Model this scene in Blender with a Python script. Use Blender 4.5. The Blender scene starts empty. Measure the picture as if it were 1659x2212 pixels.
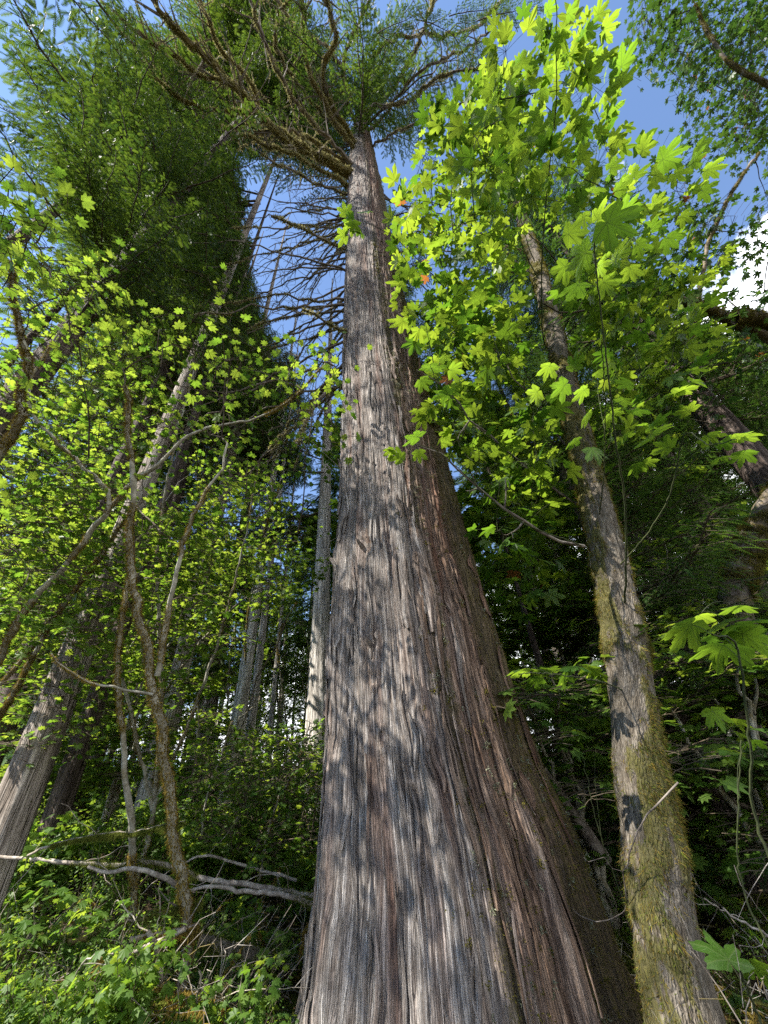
import bpy, math, numpy as np
from mathutils import Matrix, Vector

# ------------------------------------------------------------------ camera, sky, sun, exposure
sc = bpy.context.scene
col = sc.collection
W0, H0, F0 = 1659.0, 2212.0, 835.0          # picture grid used to read directions off the photograph
PITCH, ROLL = math.radians(36.5), math.radians(4.6)
CAM = np.array([0.0, 0.0, 1.6])
_f = np.array([0, math.cos(PITCH), math.sin(PITCH)])
_u0 = np.array([0, -math.sin(PITCH), math.cos(PITCH)])
_r0 = np.array([1.0, 0, 0])
_u = math.cos(ROLL) * _u0 + math.sin(ROLL) * _r0
_r = math.cos(ROLL) * _r0 - math.sin(ROLL) * _u0
cam = bpy.data.cameras.new('camera')
cam.sensor_fit = 'VERTICAL'
cam.sensor_height = 36.0
cam.lens = 36.0 * F0 / H0
cam.clip_end = 1500
cam.clip_start = 0.05
cam_o = bpy.data.objects.new('camera', cam)
cam_o.matrix_world = Matrix(((_r[0], _u[0], -_f[0], CAM[0]), (_r[1], _u[1], -_f[1], CAM[1]), (_r[2], _u[2], -_f[2], CAM[2]), (0, 0, 0, 1)))
col.objects.link(cam_o)
sc.camera = cam_o

SUN_AZ, SUN_EL = math.radians(238), math.radians(50)   # azimuth clockwise from +Y
TO_SUN = np.array([math.sin(SUN_AZ) * math.cos(SUN_EL), math.cos(SUN_AZ) * math.cos(SUN_EL), math.sin(SUN_EL)])
sun = bpy.data.lights.new('sun', 'SUN')
sun.energy = 5.0
sun.angle = math.radians(0.53)
sun.color = (1.0, 0.95, 0.86)
sun_o = bpy.data.objects.new('sun', sun)
sun_o.rotation_euler = Vector(TO_SUN).to_track_quat('Z', 'Y').to_euler()
sun_o.location = (-20, -20, 60)
col.objects.link(sun_o)

world = bpy.data.worlds.new('World')
sc.world = world
world.use_nodes = True
wn, wl = world.node_tree.nodes, world.node_tree.links
wn.clear()
wo = wn.new('ShaderNodeOutputWorld')
bg = wn.new('ShaderNodeBackground')
bg.inputs['Strength'].default_value = 0.12
sky = wn.new('ShaderNodeTexSky')
sky.sky_type = 'NISHITA'
sky.sun_disc = False
sky.sun_elevation = SUN_EL
sky.sun_rotation = SUN_AZ
sky.air_density = 1.0
sky.dust_density = 0.1
sky.altitude = 2200
sky.ozone_density = 1.6
tc = wn.new('ShaderNodeTexCoord')
sep = wn.new('ShaderNodeSeparateXYZ'); wl.new(tc.outputs['Generated'], sep.inputs[0])
cn = wn.new('ShaderNodeTexNoise'); cn.inputs['Scale'].default_value = 3.1; cn.inputs['Detail'].default_value = 9; cn.inputs['Roughness'].default_value = 0.55
mp = wn.new('ShaderNodeMapping'); mp.inputs['Scale'].default_value = (1, 1, 1.6); mp.inputs['Location'].default_value = (2.3, 0.4, 0.0)
wl.new(tc.outputs['Generated'], mp.inputs[0]); wl.new(mp.outputs[0], cn.inputs['Vector'])
def wmath(op, a, b, clamp=False):
    n = wn.new('ShaderNodeMath'); n.operation = op; n.use_clamp = clamp
    for i, v in enumerate((a, b)):
        if isinstance(v, (int, float)): n.inputs[i].default_value = v
        else: wl.new(v, n.inputs[i])
    return n.outputs[0]
# cumulus banks fill the lower sky and climb higher towards the right
lift = wmath('MULTIPLY', sep.outputs[0], 0.43)
low = wmath('SUBTRACT', wmath('ADD', lift, 0.40), sep.outputs[2])
dens = wmath('ADD', wmath('MULTIPLY', low, 1.3), wmath('MULTIPLY', wmath('SUBTRACT', cn.outputs[0], 0.5), 1.6))
cmask = wmath('MULTIPLY', dens, 9.0, True)
cm = wn.new('ShaderNodeMixRGB')
wl.new(cmask, cm.inputs[0]); wl.new(sky.outputs[0], cm.inputs[1]); cm.inputs[2].default_value = (7.6, 7.8, 8.2, 1)
wl.new(cm.outputs[0], bg.inputs['Color']); wl.new(bg.outputs[0], wo.inputs[0])

sc.view_settings.view_transform = 'Standard'
sc.view_settings.look = 'None'
sc.view_settings.exposure = 1.75
sc.view_settings.gamma = 1.0
sc.render.engine = 'CYCLES'
sc.cycles.max_bounces = 8
sc.cycles.diffuse_bounces = 4
sc.cycles.glossy_bounces = 2
sc.cycles.transmission_bounces = 6
sc.cycles.sample_clamp_indirect = 8.0
sc.cycles.use_denoising = False

# ------------------------------------------------------------------ reading places off the photograph
def ray(px, py):
    d = (px - W0 / 2) / F0 * _r - (py - H0 / 2) / F0 * _u + _f
    return d / np.linalg.norm(d)
def at_Y(px, py, Y):            # on the upright plane Y
    d = ray(px, py); return CAM + d * (Y / d[1])
def at_R(px, py, R):            # at horizontal distance R
    d = ray(px, py); return CAM + d * (R / math.hypot(d[0], d[1]))
def at_D(px, py, D):            # at depth D along the view axis
    d = ray(px, py); return CAM + d * (D / d.dot(_f))
def at_Z(px, py, z):
    d = ray(px, py); return CAM + d * ((z - CAM[2]) / d[2])
def project(P):
    P = np.atleast_2d(P) - CAM
    z = P @ _f
    zz = np.where(z > 0.05, z, 0.05)
    return W0 / 2 + F0 * (P @ _r) / zz, H0 / 2 - F0 * (P @ _u) / zz, z

# ------------------------------------------------------------------ numeric noise
def _h(ix, iy, seed):
    n = (ix.astype(np.int64) * 374761393 + iy.astype(np.int64) * 668265263 + seed * 1274126177) & 0xffffffff
    n = ((n ^ (n >> 13)) * 1274126177) & 0xffffffff
    n = n ^ (n >> 16)
    return (n & 0xffff) / 65535.0
def vn(x, y, seed=0):
    ix, iy = np.floor(x), np.floor(y)
    fx, fy = x - ix, y - iy
    fx = fx * fx * (3 - 2 * fx); fy = fy * fy * (3 - 2 * fy)
    a, b = _h(ix, iy, seed), _h(ix + 1, iy, seed)
    c, d = _h(ix, iy + 1, seed), _h(ix + 1, iy + 1, seed)
    return (a * (1 - fx) + b * fx) * (1 - fy) + (c * (1 - fx) + d * fx) * fy
def fbm(x, y, seed=0, o=4):
    s, a, t = 0, 0.5, 0
    for i in range(o):
        s = s + a * vn(x, y, seed + i * 17); t += a
        x, y, a = x * 2.03 + 5.1, y * 2.03 + 1.7, a * 0.5
    return s / t
def nrm(v):
    return v / np.maximum(np.linalg.norm(v, axis=-1, keepdims=True), 1e-9)

# ------------------------------------------------------------------ materials
def new_mat(name):
    m = bpy.data.materials.new(name); m.use_nodes = True
    nt = m.node_tree; nt.nodes.clear()
    return m, nt.nodes, nt.links
class NB:
    def __init__(s, name):
        s.m, s.n, s.l = new_mat(name)
        s.out = s.n.new('ShaderNodeOutputMaterial')
    def put(s, node, i, v):
        if v is None: return
        if hasattr(v, 'is_linked') or hasattr(v, 'links'): s.l.new(v, node.inputs[i])
        else: node.inputs[i].default_value = v
    def math(s, op, a, b=None, c=None, clamp=False):
        n = s.n.new('ShaderNodeMath'); n.operation = op; n.use_clamp = clamp
        s.put(n, 0, a); s.put(n, 1, b)
        if c is not None: s.put(n, 2, c)
        return n.outputs[0]
    def mix(s, f, a, b, t='MIX'):
        n = s.n.new('ShaderNodeMixRGB'); n.blend_type = t
        s.put(n, 0, f); s.put(n, 1, a if not isinstance(a, tuple) else (*a, 1)); s.put(n, 2, b if not isinstance(b, tuple) else (*b, 1))
        return n.outputs[0]
    def noise(s, vec, scale, detail=4, rough=0.55, dist=0.0):
        n = s.n.new('ShaderNodeTexNoise'); s.l.new(vec, n.inputs['Vector'])
        n.inputs['Scale'].default_value = scale; n.inputs['Detail'].default_value = detail
        n.inputs['Roughness'].default_value = rough; n.inputs['Distortion'].default_value = dist
        return n.outputs[0]
    def mapping(s, vec, scale, loc=(0, 0, 0)):
        n = s.n.new('ShaderNodeMapping'); s.l.new(vec, n.inputs[0]); n.inputs['Scale'].default_value = scale; n.inputs['Location'].default_value = loc
        return n.outputs[0]
    def ramp(s, f, stops):
        n = s.n.new('ShaderNodeValToRGB'); s.l.new(f, n.inputs[0])
        e = n.color_ramp.elements
        while len(e) < len(stops): e.new(0.5)
        for k, (p, c) in zip(e, stops):
            k.position = p; k.color = (*c, 1) if len(c) == 3 else c
        return n.outputs[0]
    def coord(s, which):
        return s.n.new('ShaderNodeTexCoord').outputs[which]
    def attr(s, name, out='Fac'):
        n = s.n.new('ShaderNodeAttribute'); n.attribute_name = name; return n.outputs[out]
    def objrand(s):
        return s.n.new('ShaderNodeObjectInfo').outputs['Random']
    def bump(s, h, strength, dist=0.02):
        n = s.n.new('ShaderNodeBump'); s.l.new(h, n.inputs['Height']); n.inputs['Strength'].default_value = strength; n.inputs['Distance'].default_value = dist
        return n.outputs[0]
    def principled(s, color, rough=0.8, normal=None, spec=0.3):
        n = s.n.new('ShaderNodeBsdfPrincipled')
        s.put(n, 'Base Color', color if not isinstance(color, tuple) else (*color, 1))
        n.inputs['Roughness'].default_value = rough
        n.inputs['Specular IOR Level'].default_value = spec
        if normal is not None: s.l.new(normal, n.inputs['Normal'])
        return n.outputs[0]
    def finish(s, sh):
        s.l.new(sh, s.out.inputs[0]); return s.m

def leaf_mat(name, c0, c1, t0, t1, trans=0.5, rough=0.4, spec=0.4, veins=False, brown=None):
    b = NB(name)
    r = b.attr('rnd'); o = b.objrand()
    k = b.math('FRACT', b.math('ADD', r, o))
    base, tr = b.mix(k, c0, c1), b.mix(k, t0, t1)
    if brown:
        kk = b.math('GREATER_THAN', b.math('FRACT', b.math('MULTIPLY', k, 37.0)), 1 - brown)
        base = b.mix(kk, base, (0.22, 0.09, 0.03)); tr = b.mix(kk, tr, (0.35, 0.13, 0.03))
    nor = None
    if veins:
        uv = b.coord('UV'); sp = b.n.new('ShaderNodeSeparateXYZ'); b.l.new(uv, sp.inputs[0])
        x, y = sp.outputs[0], sp.outputs[1]
        ang = b.math('ABSOLUTE', b.math('ARCTAN2', y, x))
        rad = b.math('SQRT', b.math('ADD', b.math('MULTIPLY', x, x), b.math('MULTIPLY', y, y)))
        pp = b.math('PINGPONG', ang, math.radians(23.5))
        d = b.math('MULTIPLY', rad, b.math('SINE', pp))
        rib = b.math('SUBTRACT', 1.0, b.math('DIVIDE', d, 0.024), clamp=True)
        w = b.math('FRACT', b.math('SUBTRACT', b.math('MULTIPLY', rad, 7.0), b.math('MULTIPLY', d, 9.0)))
        sec = b.math('MULTIPLY', b.math('GREATER_THAN', w, 0.86), b.math('LESS_THAN', ang, 2.1))
        v = b.math('MAXIMUM', rib, b.math('MULTIPLY', sec, 0.45))
        tr = b.mix(b.math('MULTIPLY', v, 0.85), tr, (0.07, 0.12, 0.02))
        base = b.mix(b.math('MULTIPLY', v, 0.5), base, (0.16, 0.22, 0.07))
        bl = b.noise(uv, 5.0, 3)
        tr = b.mix(b.math('MULTIPLY', bl, 0.35), tr, (0.20, 0.33, 0.04))
        nor = b.bump(v, 0.3, 0.004)
    p = b.principled(base, rough, nor, spec)
    t = b.n.new('ShaderNodeBsdfTranslucent'); b.l.new(tr, t.inputs[0])
    mx = b.n.new('ShaderNodeMixShader'); mx.inputs[0].default_value = trans
    b.l.new(p, mx.inputs[1]); b.l.new(t.outputs[0], mx.inputs[2])
    return b.finish(mx.outputs[0])

def bark_mat(name, dark, mid, pale, fu=22, fv=1.4, bump=0.7, red=None, moss=(0.06, 0.055, 0.015), use_uv=True, cracks=False, mossamt=1.0, fiss=0.0, tone=False):
    b = NB(name)
    c = b.coord('UV') if use_uv else b.coord('Object')
    v1 = b.mapping(c, (fu, fv, fu))
    n1 = b.noise(v1, 1.0, 6, 0.62, 0.25)
    n2 = b.noise(b.mapping(c, (fu * 3.3, fv * 1.6, fu * 3)), 1.0, 4, 0.65)
    n3 = b.noise(b.mapping(c, (fu * 1.2, fv * 0.7, fu * 1.2), (7, 3, 1)), 1.0, 3, 0.6, 0.6)
    fis = b.math('MULTIPLY', b.math('ABSOLUTE', b.math('SUBTRACT', n3, 0.5)), 22.0, clamp=True)
    n4 = b.noise(b.mapping(c, (fu * 2.6, fv * 1.1, fu * 2.6), (1, 9, 4)), 1.0, 3, 0.6, 0.4)
    fis2 = b.math('MULTIPLY', b.math('ABSOLUTE', b.math('SUBTRACT', n4, 0.5)), 14.0, clamp=True)
    big = b.noise(b.mapping(c, (1.6, 0.35, 1.6)), 1.0, 4, 0.6)
    f = b.math('ADD', b.math('MULTIPLY', n1, 0.65), b.math('MULTIPLY', n2, 0.35))
    colr = b.ramp(f, [(0.30, dark), (0.46, mid), (0.60, pale), (0.75, tuple(min(1, q * 1.25) for q in pale))])
    if red:
        rn = b.noise(b.mapping(c, (3.5, 0.25, 3.5), (4.1, 1.2, 0)), 1.0, 4, 0.6)
        colr = b.mix(b.math('MULTIPLY', b.math('SUBTRACT', rn, 0.5), 5.0, clamp=True), colr, b.mix(n1, tuple(q * 0.5 for q in red), red))
    colr = b.mix(b.math('MULTIPLY', b.math('SUBTRACT', big, 0.42), 1.6, clamp=True), colr, b.mix(0.5, colr, mid))
    if tone:      # silver bark turning darker red brown towards the trunk's right side
        g = b.noise(c, 13.0, 5, 0.7)
        colr = b.mix(b.math('MULTIPLY', b.math('SUBTRACT', g, 0.45), 1.5, clamp=True), colr, b.mix(0.55, colr, dark))
        tn = b.noise(b.mapping(c, (7, 0.5, 7), (2, 2, 2)), 1.0, 4, 0.6)
        tk = b.math('MULTIPLY', b.math('SUBTRACT', b.math('ADD', b.attr('rnd'), tn), 0.85), 2.2, clamp=True)
        colr = b.mix(tk, colr, b.mix(1.0, colr, (0.74, 0.55, 0.42), 'MULTIPLY'))
    ma = b.attr('moss')
    mn = b.noise(b.coord('Object'), 9.0, 5, 0.65)
    mk = b.math('MULTIPLY', b.math('SUBTRACT', b.math('ADD', b.math('MULTIPLY', ma, mossamt), b.math('MULTIPLY', mn, 0.9)), 0.95), 4.0, clamp=True)
    mcol = b.mix(b.noise(b.coord('Object'), 30.0, 3), tuple(q * 0.55 for q in moss), tuple(q * 1.6 for q in moss))
    colr = b.mix(b.math('MULTIPLY', mk, 0.8), colr, mcol)
    h = b.math('ADD', b.math('MULTIPLY', f, 0.8), b.math('ADD', b.math('MULTIPLY', fis, fiss), b.math('MULTIPLY', fis2, fiss * 0.5)))
    colr = b.mix(b.math('MULTIPLY', b.math('SUBTRACT', 1.0, fis), 0.55 * min(1, fiss * 2)), colr, tuple(q * 0.6 for q in dark))
    colr = b.mix(b.math('MULTIPLY', b.math('SUBTRACT', 1.0, fis2), 0.35 * min(1, fiss * 2)), colr, dark)
    if cracks:
        vo = b.n.new('ShaderNodeTexVoronoi'); vo.feature = 'DISTANCE_TO_EDGE'
        b.l.new(b.mapping(b.mix(0.04, c, b.noise(c, 9.0, 3)), (fu * 2.4, fv * 2.6, fu)), vo.inputs['Vector']); vo.inputs['Scale'].default_value = 1.0
        cr = b.math('MULTIPLY', vo.outputs[0], 3.2, clamp=True)
        h = b.math('ADD', f, b.math('MULTIPLY', cr, 0.6))
        colr = b.mix(b.math('MULTIPLY', b.math('SUBTRACT', 1.0, cr), 0.3), colr, dark)
    h = b.math('ADD', h, b.math('MULTIPLY', mn, 0.3 if not tone else 0.6))
    return b.finish(b.principled(colr, 0.88, b.bump(h, bump, 0.03), 0.2))

def moss_mat(name, a, c):
    b = NB(name)
    k = b.math('FRACT', b.math('ADD', b.attr('rnd'), b.math('MULTIPLY', b.noise(b.coord('Object'), 3.0, 3), 1.3)))
    cc = b.mix(k, a, c)
    p = b.principled(cc, 0.95, None, 0.1)
    t = b.n.new('ShaderNodeBsdfTranslucent'); b.l.new(cc, t.inputs[0])
    mx = b.n.new('ShaderNodeMixShader'); mx.inputs[0].default_value = 0.3
    b.l.new(p, mx.inputs[1]); b.l.new(t.outputs[0], mx.inputs[2])
    return b.finish(mx.outputs[0])

M = {}
M['cedar_bark'] = bark_mat('cedar_bark', (0.10, 0.08, 0.068), (0.26, 0.22, 0.19), (0.52, 0.48, 0.44), 32, 1.5, 1.0, red=(0.25, 0.125, 0.08), moss=(0.075, 0.060, 0.022), fiss=0.6, tone=True)
M['far_bark'] = bark_mat('far_bark', (0.09, 0.07, 0.055), (0.24, 0.20, 0.165), (0.46, 0.41, 0.36), 11, 0.7, 1.0, moss=(0.07, 0.075, 0.02), fiss=0.7)
M['pale_bark'] = bark_mat('pale_bark', (0.15, 0.13, 0.11), (0.36, 0.33, 0.29), (0.62, 0.58, 0.53), 11, 0.9, 1.0, moss=(0.07, 0.075, 0.02), fiss=0.5)
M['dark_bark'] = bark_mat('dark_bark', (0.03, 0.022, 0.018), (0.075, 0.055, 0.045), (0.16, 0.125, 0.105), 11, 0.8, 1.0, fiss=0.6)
M['maple_bark'] = bark_mat('maple_bark', (0.05, 0.038, 0.027), (0.115, 0.095, 0.07), (0.26, 0.225, 0.18), 26, 5.0, 0.8, moss=(0.10, 0.092, 0.018), cracks=True)
M['vine_bark'] = bark_mat('vine_bark', (0.06, 0.05, 0.035), (0.20, 0.185, 0.14), (0.40, 0.385, 0.32), 5, 5, 0.3, moss=(0.14, 0.10, 0.02), use_uv=False, mossamt=0.9)
M['twig'] = bark_mat('twig', (0.025, 0.018, 0.012), (0.06, 0.045, 0.03), (0.11, 0.09, 0.06), 8, 8, 0.3, use_uv=False, mossamt=0.2)
M['dead_wood'] = bark_mat('dead_wood', (0.08, 0.06, 0.045), (0.19, 0.16, 0.13), (0.40, 0.36, 0.31), 9, 9, 0.5, moss=(0.12, 0.10, 0.02), use_uv=False, mossamt=0.9)
M['green_stem'] = bark_mat('green_stem', (0.02, 0.025, 0.01), (0.04, 0.05, 0.02), (0.07, 0.08, 0.03), 8, 8, 0.2, use_uv=False, mossamt=0.2)
M['limb'] = bark_mat('limb', (0.04, 0.03, 0.025), (0.10, 0.08, 0.065), (0.22, 0.19, 0.16), 6, 6, 0.6, moss=(0.13, 0.10, 0.02), use_uv=False)
M['big_leaf'] = leaf_mat('big_leaf', (0.04, 0.10, 0.015), (0.065, 0.13, 0.02), (0.16, 0.31, 0.015), (0.33, 0.46, 0.025), 0.56, 0.45, 0.3, veins=True)
M['maple_leaf'] = leaf_mat('maple_leaf', (0.035, 0.085, 0.012), (0.065, 0.12, 0.02), (0.09, 0.21, 0.012), (0.32, 0.43, 0.03), 0.5, 0.5, 0.3, brown=0.004)
M['shade_leaf'] = leaf_mat('shade_leaf', (0.025, 0.06, 0.018), (0.05, 0.09, 0.025), (0.04, 0.11, 0.015), (0.10, 0.19, 0.02), 0.28, 0.5, 0.3, brown=0.01)  # maple leaves with the fir's shade put into their colour and translucency
M['vine_leaf'] = leaf_mat('vine_leaf', (0.05, 0.11, 0.015), (0.09, 0.15, 0.025), (0.12, 0.25, 0.018), (0.35, 0.45, 0.04), 0.52, 0.5, 0.3)
M['cedar_leaf'] = leaf_mat('cedar_leaf', (0.028, 0.055, 0.014), (0.055, 0.088, 0.018), (0.05, 0.11, 0.012), (0.16, 0.24, 0.022), 0.33, 0.6, 0.2)
M['hemlock_leaf'] = leaf_mat('hemlock_leaf', (0.022, 0.058, 0.014), (0.045, 0.09, 0.02), (0.06, 0.15, 0.02), (0.16, 0.28, 0.035), 0.33, 0.55, 0.25)
M['fern_leaf'] = leaf_mat('fern_leaf', (0.04, 0.10, 0.02), (0.06, 0.13, 0.03), (0.18, 0.38, 0.05), (0.25, 0.45, 0.06), 0.4, 0.5, 0.3)
M['moss'] = moss_mat('moss', (0.07, 0.065, 0.012), (0.20, 0.17, 0.03))
M['gold_moss'] = moss_mat('gold_moss', (0.11, 0.07, 0.015), (0.27, 0.20, 0.04))
M['limb_moss'] = moss_mat('limb_moss', (0.18, 0.165, 0.06), (0.46, 0.42, 0.19))
M['green_moss'] = moss_mat('green_moss', (0.05, 0.07, 0.012), (0.17, 0.19, 0.03))
M['lichen'] = moss_mat('lichen', (0.13, 0.135, 0.08), (0.30, 0.31, 0.21))
M['dry_leaf'] = leaf_mat('dry_leaf', (0.10, 0.05, 0.025), (0.20, 0.11, 0.06), (0.12, 0.05, 0.02), (0.2, 0.1, 0.04), 0.15, 0.7, 0.2)
def ground_mat():
    b = NB('forest_floor'); c = b.coord('Object')
    a = b.noise(c, 0.9, 5); d = b.noise(c, 14, 6, 0.7); e = b.noise(c, 60, 3, 0.7)
    litter = b.ramp(d, [(0.3, (0.02, 0.014, 0.009)), (0.5, (0.06, 0.04, 0.025)), (0.7, (0.14, 0.095, 0.06))])
    moss = b.ramp(e, [(0.3, (0.025, 0.03, 0.008)), (0.7, (0.10, 0.105, 0.02))])
    cc = b.mix(b.math('MULTIPLY', b.math('SUBTRACT', a, 0.42), 6.0, clamp=True), litter, moss)
    return b.finish(b.principled(cc, 0.95, b.bump(b.math('ADD', d, b.math('MULTIPLY', e, 0.5)), 1.0, 0.08), 0.1))
M['ground'] = ground_mat()

# ------------------------------------------------------------------ mesh building
class MB:
    def __init__(s): s.V, s.L, s.T, s.MI, s.R, s.UV, s.MO, s.n = [], [], [], [], [], [], [], 0
    def add(s, V, F, mat=0, rnd=0.5, uv=None, moss=0.0):
        V = np.asarray(V, float); F = np.asarray(F, np.int64)
        if len(F) == 0: return
        k = len(V)
        s.V.append(V); s.L.append((F + s.n).ravel()); s.T.append(np.full(len(F), F.shape[1])); s.MI.append(np.full(len(F), mat))
        s.R.append(np.broadcast_to(np.asarray(rnd, float), (k,))); s.MO.append(np.broadcast_to(np.asarray(moss, float), (k,)))
        if uv is None: uv = V[:, :2]
        s.UV.append(np.asarray(uv, float)[F.ravel()]); s.n += k
    def build(s, name, mats, smooth=True):
        if not s.V: s.add(np.zeros((3, 3)), np.array([[0, 1, 2]]))
        me = bpy.data.meshes.new(name)
        V = np.concatenate(s.V).astype(np.float32); L = np.concatenate(s.L).astype(np.int32); T = np.concatenate(s.T).astype(np.int32)
        me.vertices.add(len(V)); me.vertices.foreach_set('co', V.ravel())
        me.loops.add(len(L)); me.loops.foreach_set('vertex_index', L)
        me.polygons.add(len(T))
        st = np.zeros(len(T), np.int32); st[1:] = np.cumsum(T)[:-1]
        me.polygons.foreach_set('loop_start', st); me.polygons.foreach_set('loop_total', T)
        me.polygons.foreach_set('material_index', np.concatenate(s.MI).astype(np.int32))
        me.polygons.foreach_set('use_smooth', np.full(len(T), smooth))
        for m in mats: me.materials.append(M[m])
        a = me.attributes.new('rnd', 'FLOAT', 'POINT'); a.data.foreach_set('value', np.concatenate(s.R).astype(np.float32))
        a = me.attributes.new('moss', 'FLOAT', 'POINT'); a.data.foreach_set('value', np.concatenate(s.MO).astype(np.float32))
        u = me.uv_layers.new(name='UVMap'); u.data.foreach_set('uv', np.concatenate(s.UV).astype(np.float32).ravel())
        me.update(calc_edges=True)
        return me
def put(name, me, parent=None, mat=None):
    o = bpy.data.objects.new(name, me); col.objects.link(o)
    if parent is not None: o.parent = parent
    if mat is not None: o.matrix_basis = mat
    return o
def tag(o, label=None, cat=None, group=None, kind=None):
    if label: o['label'] = label
    if cat: o['category'] = cat
    if group: o['group'] = group
    if kind: o['kind'] = kind
    return o
def thing(name, label, cat, loc=(0, 0, 0), group=None):
    o = bpy.data.objects.new(name, None); o.empty_display_size = 0.3; o.location = loc; col.objects.link(o)
    return tag(o, label, cat, group)
def resample(P, m, jit=0.0, rs=None):
    P = np.asarray(P, float); n = len(P)
    if n == 2: 
        t = np.linspace(0, 1, m)[:, None]; Q = P[0] * (1 - t) + P[1] * t
    else:
        E = np.vstack([2 * P[0] - P[1], P, 2 * P[-1] - P[-2]])
        d = np.r_[0, np.cumsum(np.linalg.norm(np.diff(P, axis=0), axis=1))]; d /= d[-1]
        ts = np.linspace(0, 1, m); k = np.clip(np.searchsorted(d, ts, 'right') - 1, 0, n - 2)
        u = ((ts - d[k]) / np.maximum(d[k + 1] - d[k], 1e-9))[:, None]
        p0, p1, p2, p3 = E[k], E[k + 1], E[k + 2], E[k + 3]
        Q = 0.5 * (2 * p1 + (p2 - p0) * u + (2 * p0 - 5 * p1 + 4 * p2 - p3) * u * u + (3 * p1 - p0 - 3 * p2 + p3) * u ** 3)
    if jit and rs is not None:
        J = rs.normal(0, jit, Q.shape); J[0] = 0; Q = Q + J
    return Q
def tube(P, R, n=6, ref=None, bump=None, cap=True):
    P = np.asarray(P, float); m = len(P); R = np.broadcast_to(np.asarray(R, float), (m,))
    T = nrm(np.gradient(P, axis=0))
    if ref is None: ref = np.array([0, 0, 1.0]) if abs(T[0, 2]) < 0.9 else np.array([0, 1.0, 0])
    N = np.zeros_like(P); a = ref - T[0] * ref.dot(T[0]); N[0] = a / np.linalg.norm(a)
    for i in range(1, m):
        a = N[i - 1] - T[i] * N[i - 1].dot(T[i]); N[i] = a / max(np.linalg.norm(a), 1e-9)
    B = np.cross(T, N)
    th = np.linspace(0, 2 * math.pi, n + 1)       # seam ring doubled so that the uv closes
    rr = R[:, None] * np.ones(n + 1)
    ln = np.r_[0, np.cumsum(np.linalg.norm(np.diff(P, axis=0), axis=1))]
    if bump is not None: rr = rr + bump(th[None, :], ln[:, None], R[:, None])
    rr[:, -1] = rr[:, 0]
    V = P[:, None, :] + rr[:, :, None] * (np.cos(th)[None, :, None] * N[:, None, :] + np.sin(th)[None, :, None] * B[:, None, :])
    uv = np.stack([np.broadcast_to(th[None, :] * np.mean(R), rr.shape), np.broadcast_to(ln[:, None], rr.shape)], -1).reshape(-1, 2)
    i = np.arange(m - 1)[:, None] * (n + 1) + np.arange(n)[None, :]
    F = np.stack([i, i + n + 1, i + n + 2, i + 1], -1).reshape(-1, 4)[:, ::-1]
    return V.reshape(-1, 3), F, uv
def inst(V, F, Mx, T, rnd=None, rs=None):
    n, v = len(T), len(V)
    W = np.einsum('nij,vj->nvi', Mx, V) + T[:, None, :]
    FF = (F[None] + (np.arange(n) * v)[:, None, None]).reshape(-1, F.shape[1])
    uv = np.tile(V[:, :2], (n, 1))
    if rnd is None: rnd = rs.random(n)
    return W.reshape(-1, 3), FF, np.repeat(rnd, v), uv
def frames(d, nr, s):
    d = nrm(d); nr = nr - d * np.sum(nr * d, -1, keepdims=True); nr = nrm(nr); y = np.cross(nr, d)
    s = np.asarray(s, float)
    if s.ndim == 0: s = np.full(len(d), float(s))
    return np.stack([d, y, nr], -1) * s[:, None, None]

# ---- leaf outlines (petiole joint at the origin, tip along +x, length 1)
BIG = [(0, 1.0), (4, .88), (8, .86), (10, .72), (16, .70), (19, .55), (23, .40), (26, .50), (29, .70), (34, .80), (40, .82), (45, .97), (50, .86), (57, .82), (62, .68), (67, .52), (71, .44), (76, .56), (83, .64), (90, .60), (96, .68), (104, .52), (112, .46), (124, .37), (140, .33), (156, .30), (170, .20), (180, .05)]
MID = [(0, 1.0), (9, .80), (16, .66), (23, .42), (31, .74), (45, .97), (57, .78), (70, .45), (82, .60), (95, .66), (110, .42), (150, .30), (180, .05)]
VINE = [(0, 1.0), (8, .80), (17, .60), (26, .76), (35, .92), (45, .72), (54, .54), (64, .68), (74, .80), (86, .60), (98, .48), (112, .56), (135, .36), (160, .28), (180, .08)]
VLOW = [(0, 1.0), (17, .58), (36, .92), (55, .54), (76, .78), (100, .46), (125, .45), (180, .10)]
def leaf(outline, droop=0.22, fold=0.05, ring=False, lobe=45.0):
    half = outline + [(360 - a, r) for a, r in outline[-2:0:-1]]
    a = np.radians([p[0] for p in half]); r = np.array([p[1] for p in half])
    n = len(a); rib = np.abs(np.sin(a * 180 / lobe / 1.0 * math.pi / 180 * 1.0))
    def pts(k):
        rr = r * k
        z = -droop * rr * rr - fold * rr * np.sin(np.minimum(np.abs(((np.degrees(a) + lobe / 2) % lobe) - lobe / 2), lobe / 2) / (lobe / 2) * math.pi / 2)
        return np.stack([rr * np.cos(a), rr * np.sin(a), z], -1)
    i = np.arange(n); j = (i + 1) % n
    if ring:
        V = np.vstack([[[0, 0, 0]], pts(0.55), pts(1.0)])
        F = np.vstack([np.stack([0 * i, 1 + i, 1 + j], -1), np.stack([1 + i, 1 + n + i, 1 + n + j], -1), np.stack([1 + i, 1 + n + j, 1 + j], -1)])
    else:
        V = np.vstack([[[0, 0, 0]], pts(1.0)]); F = np.stack([0 * i, 1 + i, 1 + j], -1)
    return V, F
L_BIG = leaf(BIG, 0.25, 0.07, True); L_MID = leaf(MID, 0.2, 0.06); L_VINE = leaf(VINE, 0.16, 0.05, lobe=37); L_LOW = leaf(VLOW, 0.15, 0.04, lobe=37)

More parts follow.
